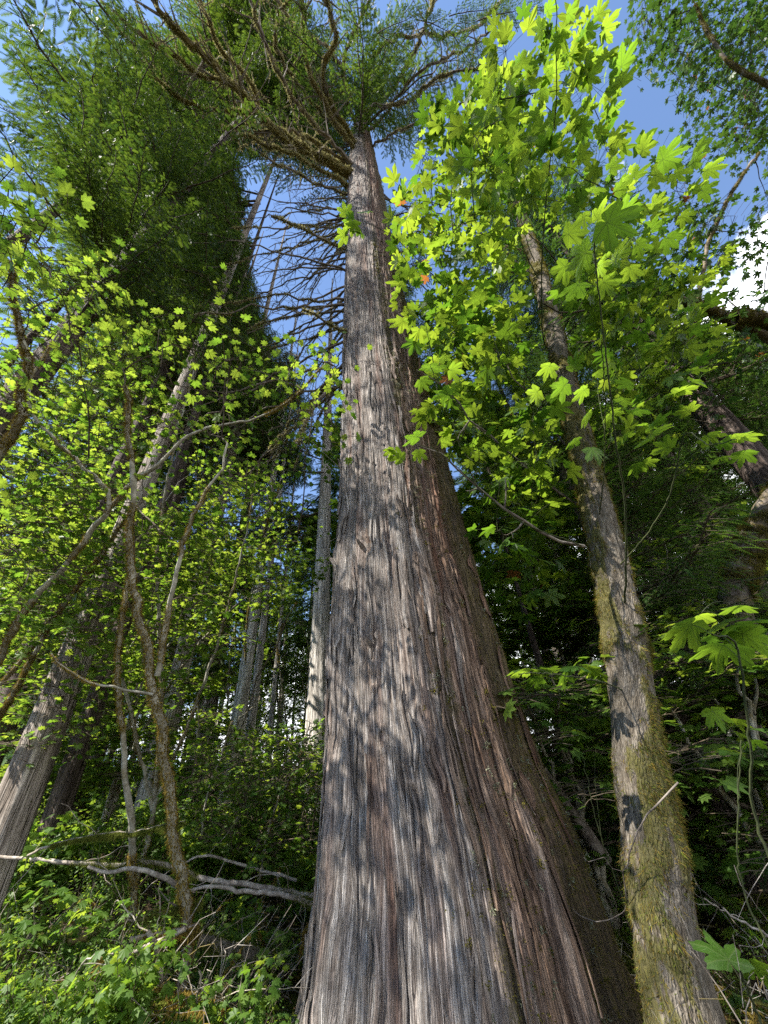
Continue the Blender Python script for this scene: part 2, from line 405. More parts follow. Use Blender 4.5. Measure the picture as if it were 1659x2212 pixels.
def lanc():      # small plain leaf, 4 triangles
    V = np.array([[0, 0, 0], [.45, .26, -.03], [1, 0, -.12], [.45, -.26, -.03], [.5, 0, .03]], float)
    return V, np.array([[0, 4, 1], [1, 4, 2], [2, 4, 3], [3, 4, 0]])
L_LANC = lanc()

def frond(k=8, spread=0.36, w=0.05, droop=0.2):   # flat cedar spray
    V, F = [], []
    def tri(p, q, r): V.extend([p, q, r]); F.append([len(V) - 3, len(V) - 2, len(V) - 1])
    z = lambda x: -droop * x * x
    tri((0, -.018, 0), (1, 0, z(1)), (0, .018, 0))
    for i in range(k):
        x = 0.08 + 0.86 * i / k
        L = spread * math.sin(min(1.0, 0.35 + x * 1.0) * math.pi * 0.5) * (1.02 - x) ** 0.6
        for s in (1, -1):
            xx = x + (0.03 if s > 0 else 0)
            tri((xx - w * .5, 0, z(xx)), (xx + L * .75, s * L, z(xx + L * .75) - .12 * L), (xx + w, 0, z(xx)))
    return np.array(V, float), np.array(F)
FR = frond(8, 0.34, 0.066)
FR_H = frond(9, 0.16, 0.045, 0.1)

def bough_mesh(name, L, seed, leafm='cedar_leaf', hang=0.5, fr=FR, flen=0.23, dens=1.3, flat=0.35):
    rs = np.random.default_rng(seed); b = MB()
    m = 14; t = np.linspace(0, 1, m)
    ax = np.stack([t * L * 0.97, 0.06 * L * np.sin(t * 3 + seed), L * (-0.32 * t + 0.26 * t ** 2.2) * hang * 1.6], -1)
    ax += rs.normal(0, 0.012 * L, ax.shape) * t[:, None]
    V, F, uv = tube(ax, 0.028 * L / 4 * (1.15 - t) + 0.004, 5); b.add(V, F, 0, 0.3, uv)
    D, N, S, T = [], [], [], []
    nb = int(L / 0.13 * dens)
    for i in range(nb):
        u = 0.10 + 0.90 * i / nb
        p = np.array([np.interp(u, t, ax[:, q]) for q in range(3)])
        side = 1 if i % 2 else -1
        bl = (0.25 + 0.85 * (1 - u) ** 0.8 * min(1, u * 4)) * L / 4 * rs.uniform(0.6, 1.25)
        d = np.array([rs.uniform(0.35, 0.9), side, rs.uniform(-0.35, 0.1)]); d /= np.linalg.norm(d)
        k = 5; s = np.linspace(0, 1, k)
        br = p + d * bl * s[:, None] + np.array([0, 0, -1]) * (s[:, None] ** 2) * bl * hang * rs.uniform(0.3, 1.0)
        V, F, uv = tube(br, 0.006 * (1.2 - s), 3); b.add(V, F, 0, 0.3, uv)
        nf = max(2, int(bl / (flen * 0.30)))
        for j in range(nf):
            s0 = (j + 0.6) / nf
            q = np.array([np.interp(s0, s, br[:, c]) for c in range(3)])
            tang = nrm(br[min(k - 1, int(s0 * k) + 1)] - br[max(0, int(s0 * k) - 1)])
            sd = np.cross(tang, [0, 0, 1]) * (1 if j % 2 else -1)
            dd = tang * 0.75 + sd * rs.uniform(0.3, 0.8) + np.array([0, 0, -1]) * rs.uniform(0.0, hang) + rs.normal(0, 0.12, 3)
            D.append(dd); N.append(np.array([0, 0, 1.0]) + rs.normal(0, flat, 3)); S.append(flen * rs.uniform(0.7, 1.25)); T.append(q)
    Mx = frames(np.array(D), np.array(N), np.array(S))
    V, F, r, uv = inst(fr[0], fr[1], Mx, np.array(T), rs=rs)
    b.add(V, F, 1, r, uv)
    return b.build(name, ['twig', leafm], False)
BOUGHS = [bough_mesh('cedar_bough', 4.0, 10 + i, hang=0.5 + 0.12 * i) for i in range(4)]
HBOUGHS = [bough_mesh('hemlock_bough', 3.6, 30 + i, 'hemlock_leaf', 0.32, FR_H, 0.26, 1.3, 0.2) for i in range(3)]

def spray_mesh(name, seed, n=26, lf=L_LOW, size=0.09, L=1.1, leafm='vine_leaf'):
    rs = np.random.default_rng(seed); b = MB()
    t = np.linspace(0, 1, 6)
    ax = np.stack([t * L, 0.05 * np.sin(t * 4 + seed), 0.06 * t - 0.12 * t * t], -1)
    V, F, uv = tube(ax, 0.008 * (1.1 - t), 4); b.add(V, F, 0, 0.3, uv)
    D, N, S, T = [], [], [], []
    for i in range(n):
        u = 0.1 + 0.9 * (i + .5) / n
        p = np.array([np.interp(u, t, ax[:, q]) for q in range(3)])
        s = 1 if i % 2 else -1
        off = rs.uniform(0.1, 0.42) * L * (1.1 - u * 0.6)
        q = p + np.array([off * 0.5, s * off, rs.normal(0, 0.05)])
        V, F, uv = tube(np.array([p, (p + q) / 2 + [0, 0, .01], q]), 0.003, 3); b.add(V, F, 0, 0.3, uv)
        for w in range(2):
            D.append(np.array([rs.uniform(0, 1), s * rs.uniform(0.2, 1), rs.uniform(-0.3, 0)])); N.append(np.array([0, 0, 1.0]) + rs.normal(0, .28, 3))
            S.append(size * rs.uniform(0.6, 1.2)); T.append(q + rs.normal(0, 0.03, 3) + [-0.08 * w, 0, 0])
    V, F, r, uv = inst(lf[0], lf[1], frames(np.array(D), np.array(N), np.array(S)), np.array(T), rs=rs)
    b.add(V, F, 1, r, uv)
    return b.build(name, ['twig', leafm], False)
SPRAYS = [spray_mesh('leafy_spray', 50 + i) for i in range(3)]
MSPRAYS = [spray_mesh('maple_spray', 60 + i, 20, L_MID, 0.16, 1.5, 'maple_leaf') for i in range(3)]

# ---- moss fur: short blades standing on, or hanging from, sampled surface points
def fur(b, P, N, rs, length=0.03, width=0.008, mat=0, hang=0.0):
    n = len(P)
    d = nrm(N + rs.normal(0, 0.55, (n, 3)) + np.array([0, 0, -hang]))
    s = np.cross(d, rs.normal(0, 1, (n, 3))); s = nrm(s) * (width * rs.uniform(0.6, 1.4, (n, 1)))
    Ls = length * rs.uniform(0.5, 1.6, (n, 1))
    base = P - N * 0.004
    V = np.stack([base - s, base + s, base + d * Ls], 1).reshape(-1, 3)
    F = np.arange(n * 3).reshape(-1, 3)
    b.add(V, F, mat, np.repeat(rs.random(n), 3))
def tube_points(P, R, n, rs, lo=0, hi=1, up=0.0):
    """random points and normals on a tube; up > 0 favours the upper side"""
    P = np.asarray(P); m = len(P); R = np.broadcast_to(R, (m,))
    u = rs.uniform(lo, hi, n) * (m - 1); k = np.minimum(u.astype(int), m - 2); f = (u - k)[:, None]
    c = P[k] * (1 - f) + P[k + 1] * f; r = R[k] * (1 - f[:, 0]) + R[k + 1] * f[:, 0]
    T = nrm(P[k + 1] - P[k]); N = rs.normal(0, 1, (n, 3)); N[:, 2] += up
    N = nrm(N - T * np.sum(N * T, 1, keepdims=True))
    return c + N * r[:, None], N

# ------------------------------------------------------------------ terrain
def gh(x, y):
    x, y = np.asarray(x, float), np.asarray(y, float)
    r = np.hypot(x, y)
    base = 0.045 * np.maximum(0, r - 6) + 0.03 * np.maximum(0, r - 25)
    left = 0.10 * np.clip(-x - 1.5, 0, 12)
    bumps = (fbm(x * 0.45 + 40, y * 0.45 + 40, 3, 4) - 0.5) * 0.9
    near = np.clip((r - 2) / 3, 0.15, 1)
    return base + left + bumps * near - 0.05
def build_ground():
    g = np.sign(np.linspace(-1, 1, 261)) * np.abs(np.linspace(-1, 1, 261)) ** 2.2 * 500
    X, Y = np.meshgrid(g, g + 6)
    Z = gh(X, Y) + (fbm(X * 3.1, Y * 3.1, 9, 3) - 0.5) * 0.12
    far = np.hypot(X, Y); Z = np.where(far > 60, gh(X * 60 / far, Y * 60 / far) + (far - 60) * 0.06, Z)
    n = len(g); V = np.stack([X, Y, Z], -1).reshape(-1, 3)
    i = np.arange(n - 1)[:, None] * n + np.arange(n - 1)[None]
    b = MB(); b.add(V, np.stack([i, i + 1, i + n + 1, i + n], -1).reshape(-1, 4))
    tag(put('ground', b.build('ground', ['ground'])), kind='structure')
build_ground()

# ------------------------------------------------------------------ the giant cedar
YT = 5.2
EDGE = [(2212, 635, 1385), (2100, 655, 1335), (2000, 668, 1300), (1900, 683, 1262), (1820, 690, 1232), (1670, 700, 1162), (1520, 708, 1112), (1400, 714, 1078), (1285, 720, 1040), (1185, 725, 1012), (1135, 731, 999), (985, 737, 962), (835, 741, 917), (735, 742, 894), (650, 743, 872), (500, 748, 840), (430, 752, 830), (325, 756, 806), (200, 755, 785), (100, 748, 770)]
hz, hx, hr = [], [], []
for y, l, r in EDGE:
    a, c = at_Y(l, y, YT), at_Y(r, y, YT)
    hz.append((a[2] + c[2]) / 2); hx.append((a[0] + c[0]) / 2); hr.append(abs(c[0] - a[0]) / 2)
hz, hx, hr = map(np.array, (hz, hx, hr))
slope_x = (hx[1] - hx[0]) / (hz[1] - hz[0])
hz = np.r_[-0.5, hz, 46]; hr = np.r_[hr[0] + (hz[1] + 0.5) * 0.55, hr, 0.12]; hx = np.r_[hx[0] - (hz[1] + 0.5) * slope_x * 0.6, hx, hx[-1]]
o = np.argsort(hz); hz, hx, hr = hz[o], hx[o], hr[o]
def trunk_r(z): return np.interp(z, hz, hr) * (0.905 + .035 * np.clip((np.asarray(z) - 6) / 10, 0, 1))
def trunk_x(z): return np.interp(z, hz, hx) - .01 * np.clip(1 - np.asarray(z) / 14, 0, 1)
nphi, nz = 460, 560
s = np.linspace(-1, 1, nphi)
PHI = math.pi * (0.42 * s + 0.58 * s ** 3) * 1.0
ZZ = -0.5 + 0.9 * np.linspace(0, 1, nz) + 45.6 * np.linspace(0, 1, nz) ** 2.1
def trunk_surface(phi, z):
    """outward offset of the bark at angle phi (0 faces the camera, positive to the right) and height z"""
    r = trunk_r(z); arc = phi * 1.15
    low = np.clip(1 - z / 9, 0, 1)
    tw = phi + 0.10 * np.sin(z * 0.35) + 0.03 * (fbm(phi * 3, z * 0.6, 5, 2) - 0.5)
    flute = 0.05 * np.sin(tw * 5 + 1.0) + 0.035 * np.sin(tw * 11 + 0.5) + 0.02 * np.sin(tw * 19 + z * 0.1)
    d = flute * (0.35 + 0.9 * low) * r
    gpos = 0.12 - 0.08 * np.sin(z * 0.5 + 0.4) + 0.02 * np.sin(z * 2.2)
    d -= 0.15 * np.exp(-((phi - gpos) / 0.055) ** 2) * np.clip(1 - z / 5.5, 0, 1) * (0.6 + 0.4 * np.sin(z * 1.7))
    d -= 0.07 * np.exp(-((phi + 0.72 - 0.05 * np.sin(z)) / 0.035) ** 2) * np.clip(1 - z / 7, 0, 1)
    d -= 0.06 * np.exp(-((phi - 0.62 + 0.06 * np.sin(z * 0.8)) / 0.04) ** 2) * np.clip(1 - z / 5, 0, 1)
    wv = arc + 0.05 * (fbm(arc * 2, z * 0.5, 21, 3) - 0.5) + 0.008 * np.sin(z * 2.3 + arc * 4)
    r1 = 1 - np.abs(2 * vn(wv * 19, z * 0.7, 31) - 1)
    r2 = 1 - np.abs(2 * vn(wv * 31, z * 1.9, 37) - 1)
    fl = np.clip((vn(wv * 13 + 3, z * 1.6, 43) - .55) * 9, 0, 1) * .022 + np.clip((vn(wv * 24 + 3, z * 3.1, 47) - .6) * 9, 0, 1) * .012
    r3 = vn(wv * 60, z * 2.0, 41)
    strips = 0.034 * r1 ** 0.7 + 0.020 * r2 + 0.008 * r3 + fl
    patch = 0.6 + 0.9 * fbm(arc * 1.3, z * 0.35, 51, 3)
    return d + strips * patch + 0.03 * (fbm(arc * 2.5, z * 0.6, 61, 4) - 0.5)
def trunk_point(phi, z, off=0.0):
    phi, z = np.asarray(phi, float), np.asarray(z, float)
    r = trunk_r(z) + trunk_surface(phi, z) - 0.02 + off
    return np.stack([trunk_x(z) + r * np.sin(phi), YT - r * np.cos(phi), z], -1)
def trunk_moss(phi, z):
    n = fbm(phi * 4, z * 0.8, 71, 4)
    m = np.clip((phi - 0.50) * 2.4, 0, 1) * 0.95 + 0.75 * np.exp(-((phi - 0.22) / 0.13) ** 2)
    return np.clip(m * (0.55 + 0.9 * n), 0, 1)
PH, ZG = np.meshgrid(PHI, ZZ)
V = trunk_point(PH, ZG).reshape(-1, 3)
i = np.arange(nz - 1)[:, None] * nphi + np.arange(nphi - 1)[None]
F = np.stack([i, i + 1, i + nphi + 1, i + nphi], -1).reshape(-1, 4)
b = MB(); b.add(V, F, 0, np.clip(.15 + (PH + .25) * .9, .05, .8).ravel(), np.stack([PH * 1.15, ZG], -1).reshape(-1, 2), trunk_moss(PH, ZG).ravel())
cedar = thing('giant_cedar', 'giant old red cedar with furrowed grey brown bark, its broad flared trunk filling the middle', 'tree', (float(trunk_x(0)), YT, 0))
C0 = -np.array([float(trunk_x(0)), YT, 0])
def rel(me): # move a world-placed mesh under a thing at the cedar base
    return Matrix.Translation(C0)
put('trunk', b.build('trunk', ['cedar_bark']), cedar, rel(0))
rs = np.random.default_rng(5)

# bark strips peeling a little from the trunk
for k in range(150):
    z0 = 0.1 + 9 * rs.random() ** 1.5 if k > 2 else [3.0, 3.3, 1.1][k]; phi = rs.uniform(-1.25, 1.2) if k > 2 else [0.16, 0.22, 0.13][k]
    L = rs.uniform(0.3, 1.3) if k > 2 else [1.6, 1.1, 1.3][k]; w = rs.uniform(0.010, 0.034)
    if k < 2: w = 0.06
    t = np.linspace(0, 1, 9); zz = z0 + L * t
    prof = np.sin(math.pi * (0.06 + 0.88 * t)) ** 0.6
    lift = 0.008 + 0.05 * np.abs(t - 0.45) ** 2.2 * rs.uniform(0.4, 1.6)
    cph = phi + 0.02 * np.sin(t * 5 + k)
    rr = trunk_r(zz)
    ring = []
    for da, dz in ((-1, 0), (-0.5, .013), (0.5, .013), (1, 0)):
        ring.append(trunk_point(cph + da * w * prof / rr, zz, 0.012 + lift + dz))
    V = np.stack(ring, 1).reshape(-1, 3)
    i = np.arange(8)[:, None] * 4 + np.arange(3)[None]
    F = np.stack([i, i + 1, i + 5, i + 4], -1).reshape(-1, 4)
    Vb = np.stack([trunk_point(cph - w * prof / rr, zz, -0.03), trunk_point(cph + w * prof / rr, zz, -0.03)], 1).reshape(-1, 3)
    bb = MB(); uv = np.stack([np.tile([0, .02, .04, .06], 9) + phi * 1.15, np.repeat(zz, 4)], -1)
    bb.add(V, F, 0, float(np.clip(.15 + (phi + .25) * .9 + rs.normal(0, .2), 0, .9)), uv)
    put('bark_strip', bb.build('bark_strip', ['cedar_bark']), cedar, rel(0))
# knots with a rotten socket
for phi, z, s_ in ((-0.52, 2.95, 0.09), (-0.50, 2.65, 0.06), (-0.44, 2.05, 0.05), (-0.62, 4.3, 0.11), (0.28, 8.4, 0.10), (-0.2, 11.5, 0.08)):
    bb = MB(); th = np.linspace(0, 2 * math.pi, 15)[:-1]
    rings = [(2.0, -0.03), (1.4, 0.004), (0.95, 0.018), (0.55, -0.012), (0.2, -0.05)]
    V = np.concatenate([trunk_point(phi + s_ * q * np.cos(th) * (1 + .2 * np.sin(3 * th)) / trunk_r(z), z + s_ * q * 1.9 * np.sin(th), h + .006 * np.sin(5 * th + z)) for q, h in rings])
    i = np.arange(4)[:, None] * 14 + np.arange(14)[None]; j = np.arange(4)[:, None] * 14 + (np.arange(14)[None] + 1) % 14
    bb.add(V, np.stack([i, j, j + 14, i + 14], -1).reshape(-1, 4), 0, .5, V[:, [0, 2]])
    a_ = trunk_point(phi, z, -.04); d_ = np.array([math.sin(phi) * .8, -math.cos(phi) * .8, .55]); t_ = np.linspace(0, 1, 6)[:, None]
    V, F, uv = tube(a_ + d_ * s_ * (1.3 + .6 * math.sin(z * 9)) * t_, s_ * np.array([.45, .36, .3, .24, .2, .04]) * (.8 + .3 * math.sin(z * 5)), 7); bb.add(V, F, 0, .5, uv)
    put('knot', bb.build('knot', ['cedar_bark']), cedar, rel(0))
# lichen and moss tufts on the bark
bb = MB()
n = 2600
ph = np.where(rs.random(n) < 0.72, rs.uniform(0.45, 1.5, n), rs.normal(0.2, 0.10, n)); z = 0.1 + 15 * rs.random(n) ** 1.3
keep = fbm(ph * 6, z * 1.5, 81, 3) > 0.42; ph, z = ph[keep], z[keep]
P = trunk_point(ph, z); N = np.stack([np.sin(ph), -np.cos(ph), 0 * ph], -1)
reps = 22; PP = np.repeat(P, reps, 0) + rs.normal(0, 0.014, (len(P) * reps, 3)) * np.array([1, .4, 1.2]); NN = np.repeat(N, reps, 0)
half = rs.random(len(P)) < 0.42
hm = np.repeat(half, reps)
fur(bb, PP[hm], NN[hm], rs, 0.018, 0.006, 0, 0.2); fur(bb, PP[~hm], NN[~hm], rs, 0.018, 0.005, 1, 0.3)
n = 110000; ph = rs.uniform(0.05, 1.6, n); z = 0.0 + 14 * rs.random(n) ** 1.2
keep = trunk_moss(ph, z) * (0.6 + fbm(ph * 9, z * 2.5, 83, 3)) > 0.62; ph, z = ph[keep], z[keep]
fur(bb, trunk_point(ph, z), np.stack([np.sin(ph), -np.cos(ph), 0 * ph], -1), rs, 0.016, 0.0035, 1, 0.4)
lich = put('bark_moss', bb.build('bark_moss', ['lichen', 'moss', 'gold_moss'], False), cedar, rel(0)); tag(lich, kind='stuff')

# limbs of the cedar, thick with moss, reaching out overhead
def limb(P, r0, r1, parent, off, name='limb', mossy=1.0, twigs=8, seed=0, hang=0.5, tw_len=1.2, tmat='twig', wmat='limb', mmat='limb_moss', mlen=0.065):
    q = np.random.default_rng(seed + 100)
    Lt = np.linalg.norm(np.diff(np.asarray(P), axis=0), axis=1).sum()
    Q = resample(P, max(8, int(Lt * 4)), 0.03 * min(1.5, Lt / 4), q)
    R = np.linspace(r0, r1, len(Q)) * (1 + 0.18 * q.standard_normal(len(Q)) * mossy)
    bb = MB(); V, F, uv = tube(Q, np.abs(R), 7); bb.add(V, F, 0, 0.5, uv, 0.75 * mossy)
    for k in range(twigs):
        u = q.uniform(0.25, 1.0); a = Q[int(u * (len(Q) - 1))]; T = nrm(Q[-1] - Q[0])
        d = nrm(T * q.uniform(0.3, 1) + q.normal(0, 0.7, 3)); l = tw_len * q.uniform(0.4, 1.3)
        s = np.linspace(0, 1, 6)[:, None]
        tq = a + d * l * s + np.array([0, 0, 1]) * l * 0.25 * s ** 2 * q.uniform(-1, 1.4) + q.normal(0, 0.03 * l, (6, 3)) * s
        V, F, uv = tube(tq, np.linspace(max(0.012, r1 * 0.6), 0.004, 6), 4); bb.add(V, F, 0, 0.5, uv, 0.5 * mossy)
        if mossy > 0.4 and q.random() < 0.6:
            pp, nn = tube_points(tq, 0.014, int(l * 90 * mossy), q, 0, 0.9); fur(bb, pp, nn, q, mlen * 0.7, 0.015, 1, hang)
        for w in range(2):
            a2 = tq[q.integers(2, 6)]; d2 = nrm(d + q.normal(0, 0.8, 3)); s4 = np.linspace(0, 1, 4)[:, None]
            V, F, uv = tube(a2 + d2 * l * 0.4 * s4 + q.normal(0, 0.01, (4, 3)), np.linspace(0.006, 0.003, 4), 3); bb.add(V, F, 0, 0.5, uv)
    if mossy > 0:
        pp, nn = tube_points(Q, np.abs(R), int(Lt * 900 * mossy * (0.4 + r0 * 4)), q, 0.03, 0.98)
        keep = vn(pp[:, 0] * 3 + 9, pp[:, 1] * 3 + pp[:, 2] * 2, 5) < 0.25 + 0.6 * mossy
        fur(bb, pp[keep], nn[keep], q, mlen, 0.018, 1, hang)
    return put(name, bb.build(name, [wmat, mmat], False), parent, Matrix.Translation(off))
def limb_px(pts, z0, z1, r0, r1, **k):
    n = len(pts); zs = np.linspace(0, 1, n) * (z1 - z0) + z0
    P = [at_Z(x, y, z) for (x, y), z in zip(pts, zs)]
    P[0] = np.array([float(trunk_x(z0)), YT, z0])
    return limb(P, r0, r1, cedar, C0, **k)
zt = lambda px, py: at_Y(px, py, YT)[2]
limb_px([(760, 385), (700, 340), (620, 305), (560, 250), (520, 200), (470, 150), (410, 95), (350, 30), (320, -20)], zt(765, 400), 24.5, 0.153, 0.095, seed=1, twigs=35, tw_len=1.8)
limb_px([(762, 380), (700, 290), (650, 230), (600, 150), (560, 60), (540, -20)], zt(765, 385), 27, 0.108, 0.057, seed=2, mossy=0.5, twigs=26)
limb_px([(755, 340), (720, 260), (690, 200), (665, 150), (655, 60), (650, -10)], zt(765, 350), 29, 0.116, 0.076, seed=3, mossy=0.8, twigs=30)
limb_px([(760, 385), (640, 320), (560, 250), (480, 240), (420, 230), (370, 200), (325, 160)], zt(765, 400), 23, 0.090, 0.038, seed=4, twigs=35, tw_len=1.5)
limb_px([(765, 330), (700, 190), (705, 130), (725, 95), (715, 40), (700, -20)], zt(765, 340), 30, 0.116, 0.085, seed=5, twigs=26)
limb_px([(760, 390), (600, 280), (545, 230), (500, 185), (440, 170), (370, 120), (300, 70)], zt(765, 400), 24, 0.090, 0.047, seed=6, twigs=30, tw_len=1.6)
limb_px([(755, 410), (660, 350), (610, 325), (540, 300), (495, 290)], zt(765, 420), 22, 0.071, 0.047, seed=7, twigs=13)
limb_px([(765, 230), (800, 140), (860, 80), (980, 75), (1045, 45), (1090, -10)], zt(765, 260), 30, 0.116, 0.066, seed=8, mossy=0.35, twigs=26)
limb_px([(762, 300), (740, 180), (760, 80), (800, 0)], zt(765, 300), 33, 0.099, 0.057, seed=9, mossy=0.6, twigs=26)
limb_px([(765, 290), (830, 250), (900, 160), (1000, 110), (1060, 60)], zt(765, 300), 29, 0.090, 0.047, seed=10, mossy=0.4, twigs=26)
limb_px([(762, 420), (690, 400), (640, 370), (590, 350), (560, 330)], zt(765, 430), 20.5, 0.063, 0.028, seed=11, mossy=0.5, twigs=13)
limb_px([(760, 300), (680, 230), (600, 110), (600, 40), (640, -20)], zt(765, 310), 29, 0.090, 0.047, seed=12, mossy=0.8, twigs=26)
limb_px([(760, 380), (600, 290), (540, 180), (470, 100), (450, 40), (430, -10)], zt(765, 390), 25, 0.081, 0.047, seed=13, mossy=0.9, twigs=26)
limb_px([(768, 320), (830, 300), (930, 250), (1030, 215)], zt(768, 330), 26, 0.071, 0.038, seed=14, mossy=0.4, twigs=22)
limb_px([(768, 250), (850, 190), (900, 100), (930, 20), (940, -20)], zt(765, 270), 30, 0.11, 0.06, seed=15, mossy=0.5, twigs=24)
limb_px([(765, 310), (790, 240), (880, 220), (960, 160), (1080, 150)], zt(768, 320), 28, 0.10, 0.05, seed=16, mossy=0.5, twigs=22)
limb_px([(762, 250), (720, 120), (640, 60), (590, -10)], zt(765, 260), 31, 0.10, 0.06, seed=17, mossy=0.7, twigs=26)
limb_px([(760, 370), (650, 290), (580, 290), (470, 270), (400, 290)], zt(765, 380), 24, 0.09, 0.04, seed=18, mossy=0.8, twigs=26)
# marked dead branches lower on the trunk
limb_px([(750, 560), (700, 520), (650, 492), (585, 465)], zt(750, 565), 15.0, 0.045, 0.03, name='dead_branch', seed=21, twigs=4, mossy=0.6)
limb_px([(770, 742), (735, 712), (700, 690), (650, 668)], zt(770, 742), 9.9, 0.045, 0.02, name='dead_branch', seed=22, twigs=2, mossy=0.5)
limb_px([(745, 490), (620, 490), (500, 493)], zt(748, 490), 16.0, 0.035, 0.015, name='dead_branch', seed=23, twigs=4, mossy=0.4)
limb_px([(745, 800), (700, 855), (665, 905), (645, 965)], zt(745, 800), 7.2, 0.05, 0.03, name='dead_branch', seed=24, twigs=5, mossy=0.5)
for k in range(74):
    z = rs.uniform(9.5, 24); phi = rs.choice([-1, -1, -1, 1]) * rs.uniform(1.2, 2.7)
    if phi > 0 and z < 15: phi = -phi
    a = trunk_point(phi, z, -0.05); d = np.array([math.sin(phi), -math.cos(phi), rs.uniform(-0.35, 0.35)])
    L = rs.uniform(1.5, 5.2); s = np.linspace(0, 1, 5)[:, None]
    P = a + d * L * s + np.array([0, 0, -1]) * L * 0.25 * s ** 2 + rs.normal(0, 0.08, (5, 3)) * s
    limb(P, 0.035, 0.01, cedar, C0, name='dead_branch', mossy=0.35 if rs.random() < .5 else 0.0, twigs=5, seed=200 + k, tw_len=0.8, mlen=0.05)
def add_boughs(parent, x, y, z0, z1, n, meshes, sc0, sc1, rs, base=(0, 0), az=None, tilt=(-0.15, 0.2), rad=0.15, name='bough'):
    for k in range(n):
        u = (k + rs.random()) / n; z = z0 + (z1 - z0) * u
        a = rs.uniform(0, 2 * math.pi) if az is None else rs.uniform(*az)
        s = sc0 + (sc1 - sc0) * u; s *= rs.uniform(0.75, 1.25)
        m = Matrix.Translation((x + rad * math.cos(a), y + rad * math.sin(a), z)) @ Matrix.Rotation(a, 4, 'Z') @ Matrix.Rotation(-rs.uniform(*tilt), 4, 'Y') @ Matrix.Rotation(rs.normal(0, .15), 4, 'X') @ Matrix.Diagonal((s, s * rs.uniform(.85, 1.2), s, 1))
        put(name, meshes[rs.integers(len(meshes))], parent, m)
add_boughs(cedar, float(trunk_x(30)) - float(trunk_x(0)), 0, 30, 45, 34, BOUGHS, 1.7, 0.7, rs)
# green twig ends carried by the bare limbs
for k in range(26):
    px, py = rs.uniform(260, 1080), rs.uniform(-60, 240); p = at_Z(px, py, rs.uniform(25, 31)) + C0
    a = rs.uniform(0, 6.28); s = rs.uniform(0.35, 0.7)
    put('bough', BOUGHS[k % 4], cedar, Matrix.Translation(p) @ Matrix.Rotation(a, 4, 'Z') @ Matrix.Diagonal((s, s, s, 1)))

def grid_points(V, n, count, q, hi=1.0):
    """points and normals spread over a tube made of rings of n + 1 vertices"""
    G = V.reshape(-1, n + 1, 3); m = len(G); c = G.mean(1)
    u = q.random(count) * hi * (m - 1.01); v = q.random(count) * n; i, j = u.astype(int), np.minimum(v.astype(int), n - 1)
    fu, fv = (u - i)[:, None], (v - j)[:, None]
    P = (G[i, j] * (1 - fv) + G[i, j + 1] * fv) * (1 - fu) + (G[i + 1, j] * (1 - fv) + G[i + 1, j + 1] * fv) * fu
    return P, nrm(P - (c[i] * (1 - fu) + c[i + 1] * fu))
# ------------------------------------------------------------------ other conifers
def tree_trunk(P, R, bark, seed, n=40, flute=0.12, moss=0.0, m=90):
    q = np.random.default_rng(seed); Q = resample(P, m); Rr = np.interp(np.linspace(0, 1, m), np.linspace(0, 1, len(R)), R)
    def bump(th, ln, r):
        a = th / (2 * math.pi)
        c = np.cos(th) * 3 + 7; s = np.sin(th) * 3 + 7
        rid = 1 - np.abs(2 * vn(c * 3 + 0 * ln, s * 3 + ln * 0.5, seed) - 1)
        return r * (flute * (np.sin(th * 5 + seed) * 0.35 * np.exp(-ln / 2.5) + 0.5 * (fbm(c, s + ln * 0.25, seed + 3, 3) - 0.5)) + 0.09 * (rid - 0.5))
    V, F, uv = tube(Q, Rr, n, np.array([0, 1.0, 0]), bump)
    b = MB(); b.add(V, F, 0, 0.5, uv, moss * (0.5 + fbm(V[:, 2], V[:, 0] * 3, seed, 3)))
    return b.build('trunk', [bark]), Q, Rr
GAPS = [([(520, 330), (760, 380), (760, 560), (760, 900), (745, 1260), (685, 1260), (680, 840), (570, 680), (530, 480)], 60, 1.0),
        ([(290, -60), (830, -60), (830, 230), (760, 390), (560, 340), (430, 260), (300, 190)], 22, .9),
        ([(1370, 120), (1480, 200), (1600, 380), (1600, 640), (1480, 560), (1400, 400)], 60, .9),
        ([(1380, 580), (1659, 560), (1659, 700), (1500, 740), (1400, 700)], 60, .85),
        ([(950, 850), (1010, 850), (1240, 1250), (1230, 1480), (1080, 1460), (1040, 1250)], 60, .8)]
def shade_hits(P, z0, z1, pad):
    t = np.linspace(0, 26, 60)[None, :, None]; L = np.asarray(P)[:, None, :] - TO_SUN[None, None, :] * t
    d = np.hypot(L[..., 0] - trunk_x(L[..., 2]), L[..., 1] - YT)
    return bool(((d < trunk_r(L[..., 2]) + pad) & (L[..., 2] > z0) & (L[..., 2] < z1)).any())
def in_gap(P, q, gaps=GAPS):
    x, y, z = project(P)
    for poly, dmax, pr in gaps:
        for xx, yy, dd in zip(x, y, z):
            if dd <= 0 or dd > dmax: continue
            c = False; j = len(poly) - 1
            for i in range(len(poly)):
                if (poly[i][1] > yy) != (poly[j][1] > yy) and xx < (poly[j][0] - poly[i][0]) * (yy - poly[i][1]) / (poly[j][1] - poly[i][1]) + poly[i][0]: c = not c
                j = i
            if c and q.random() < pr: return True
    return False
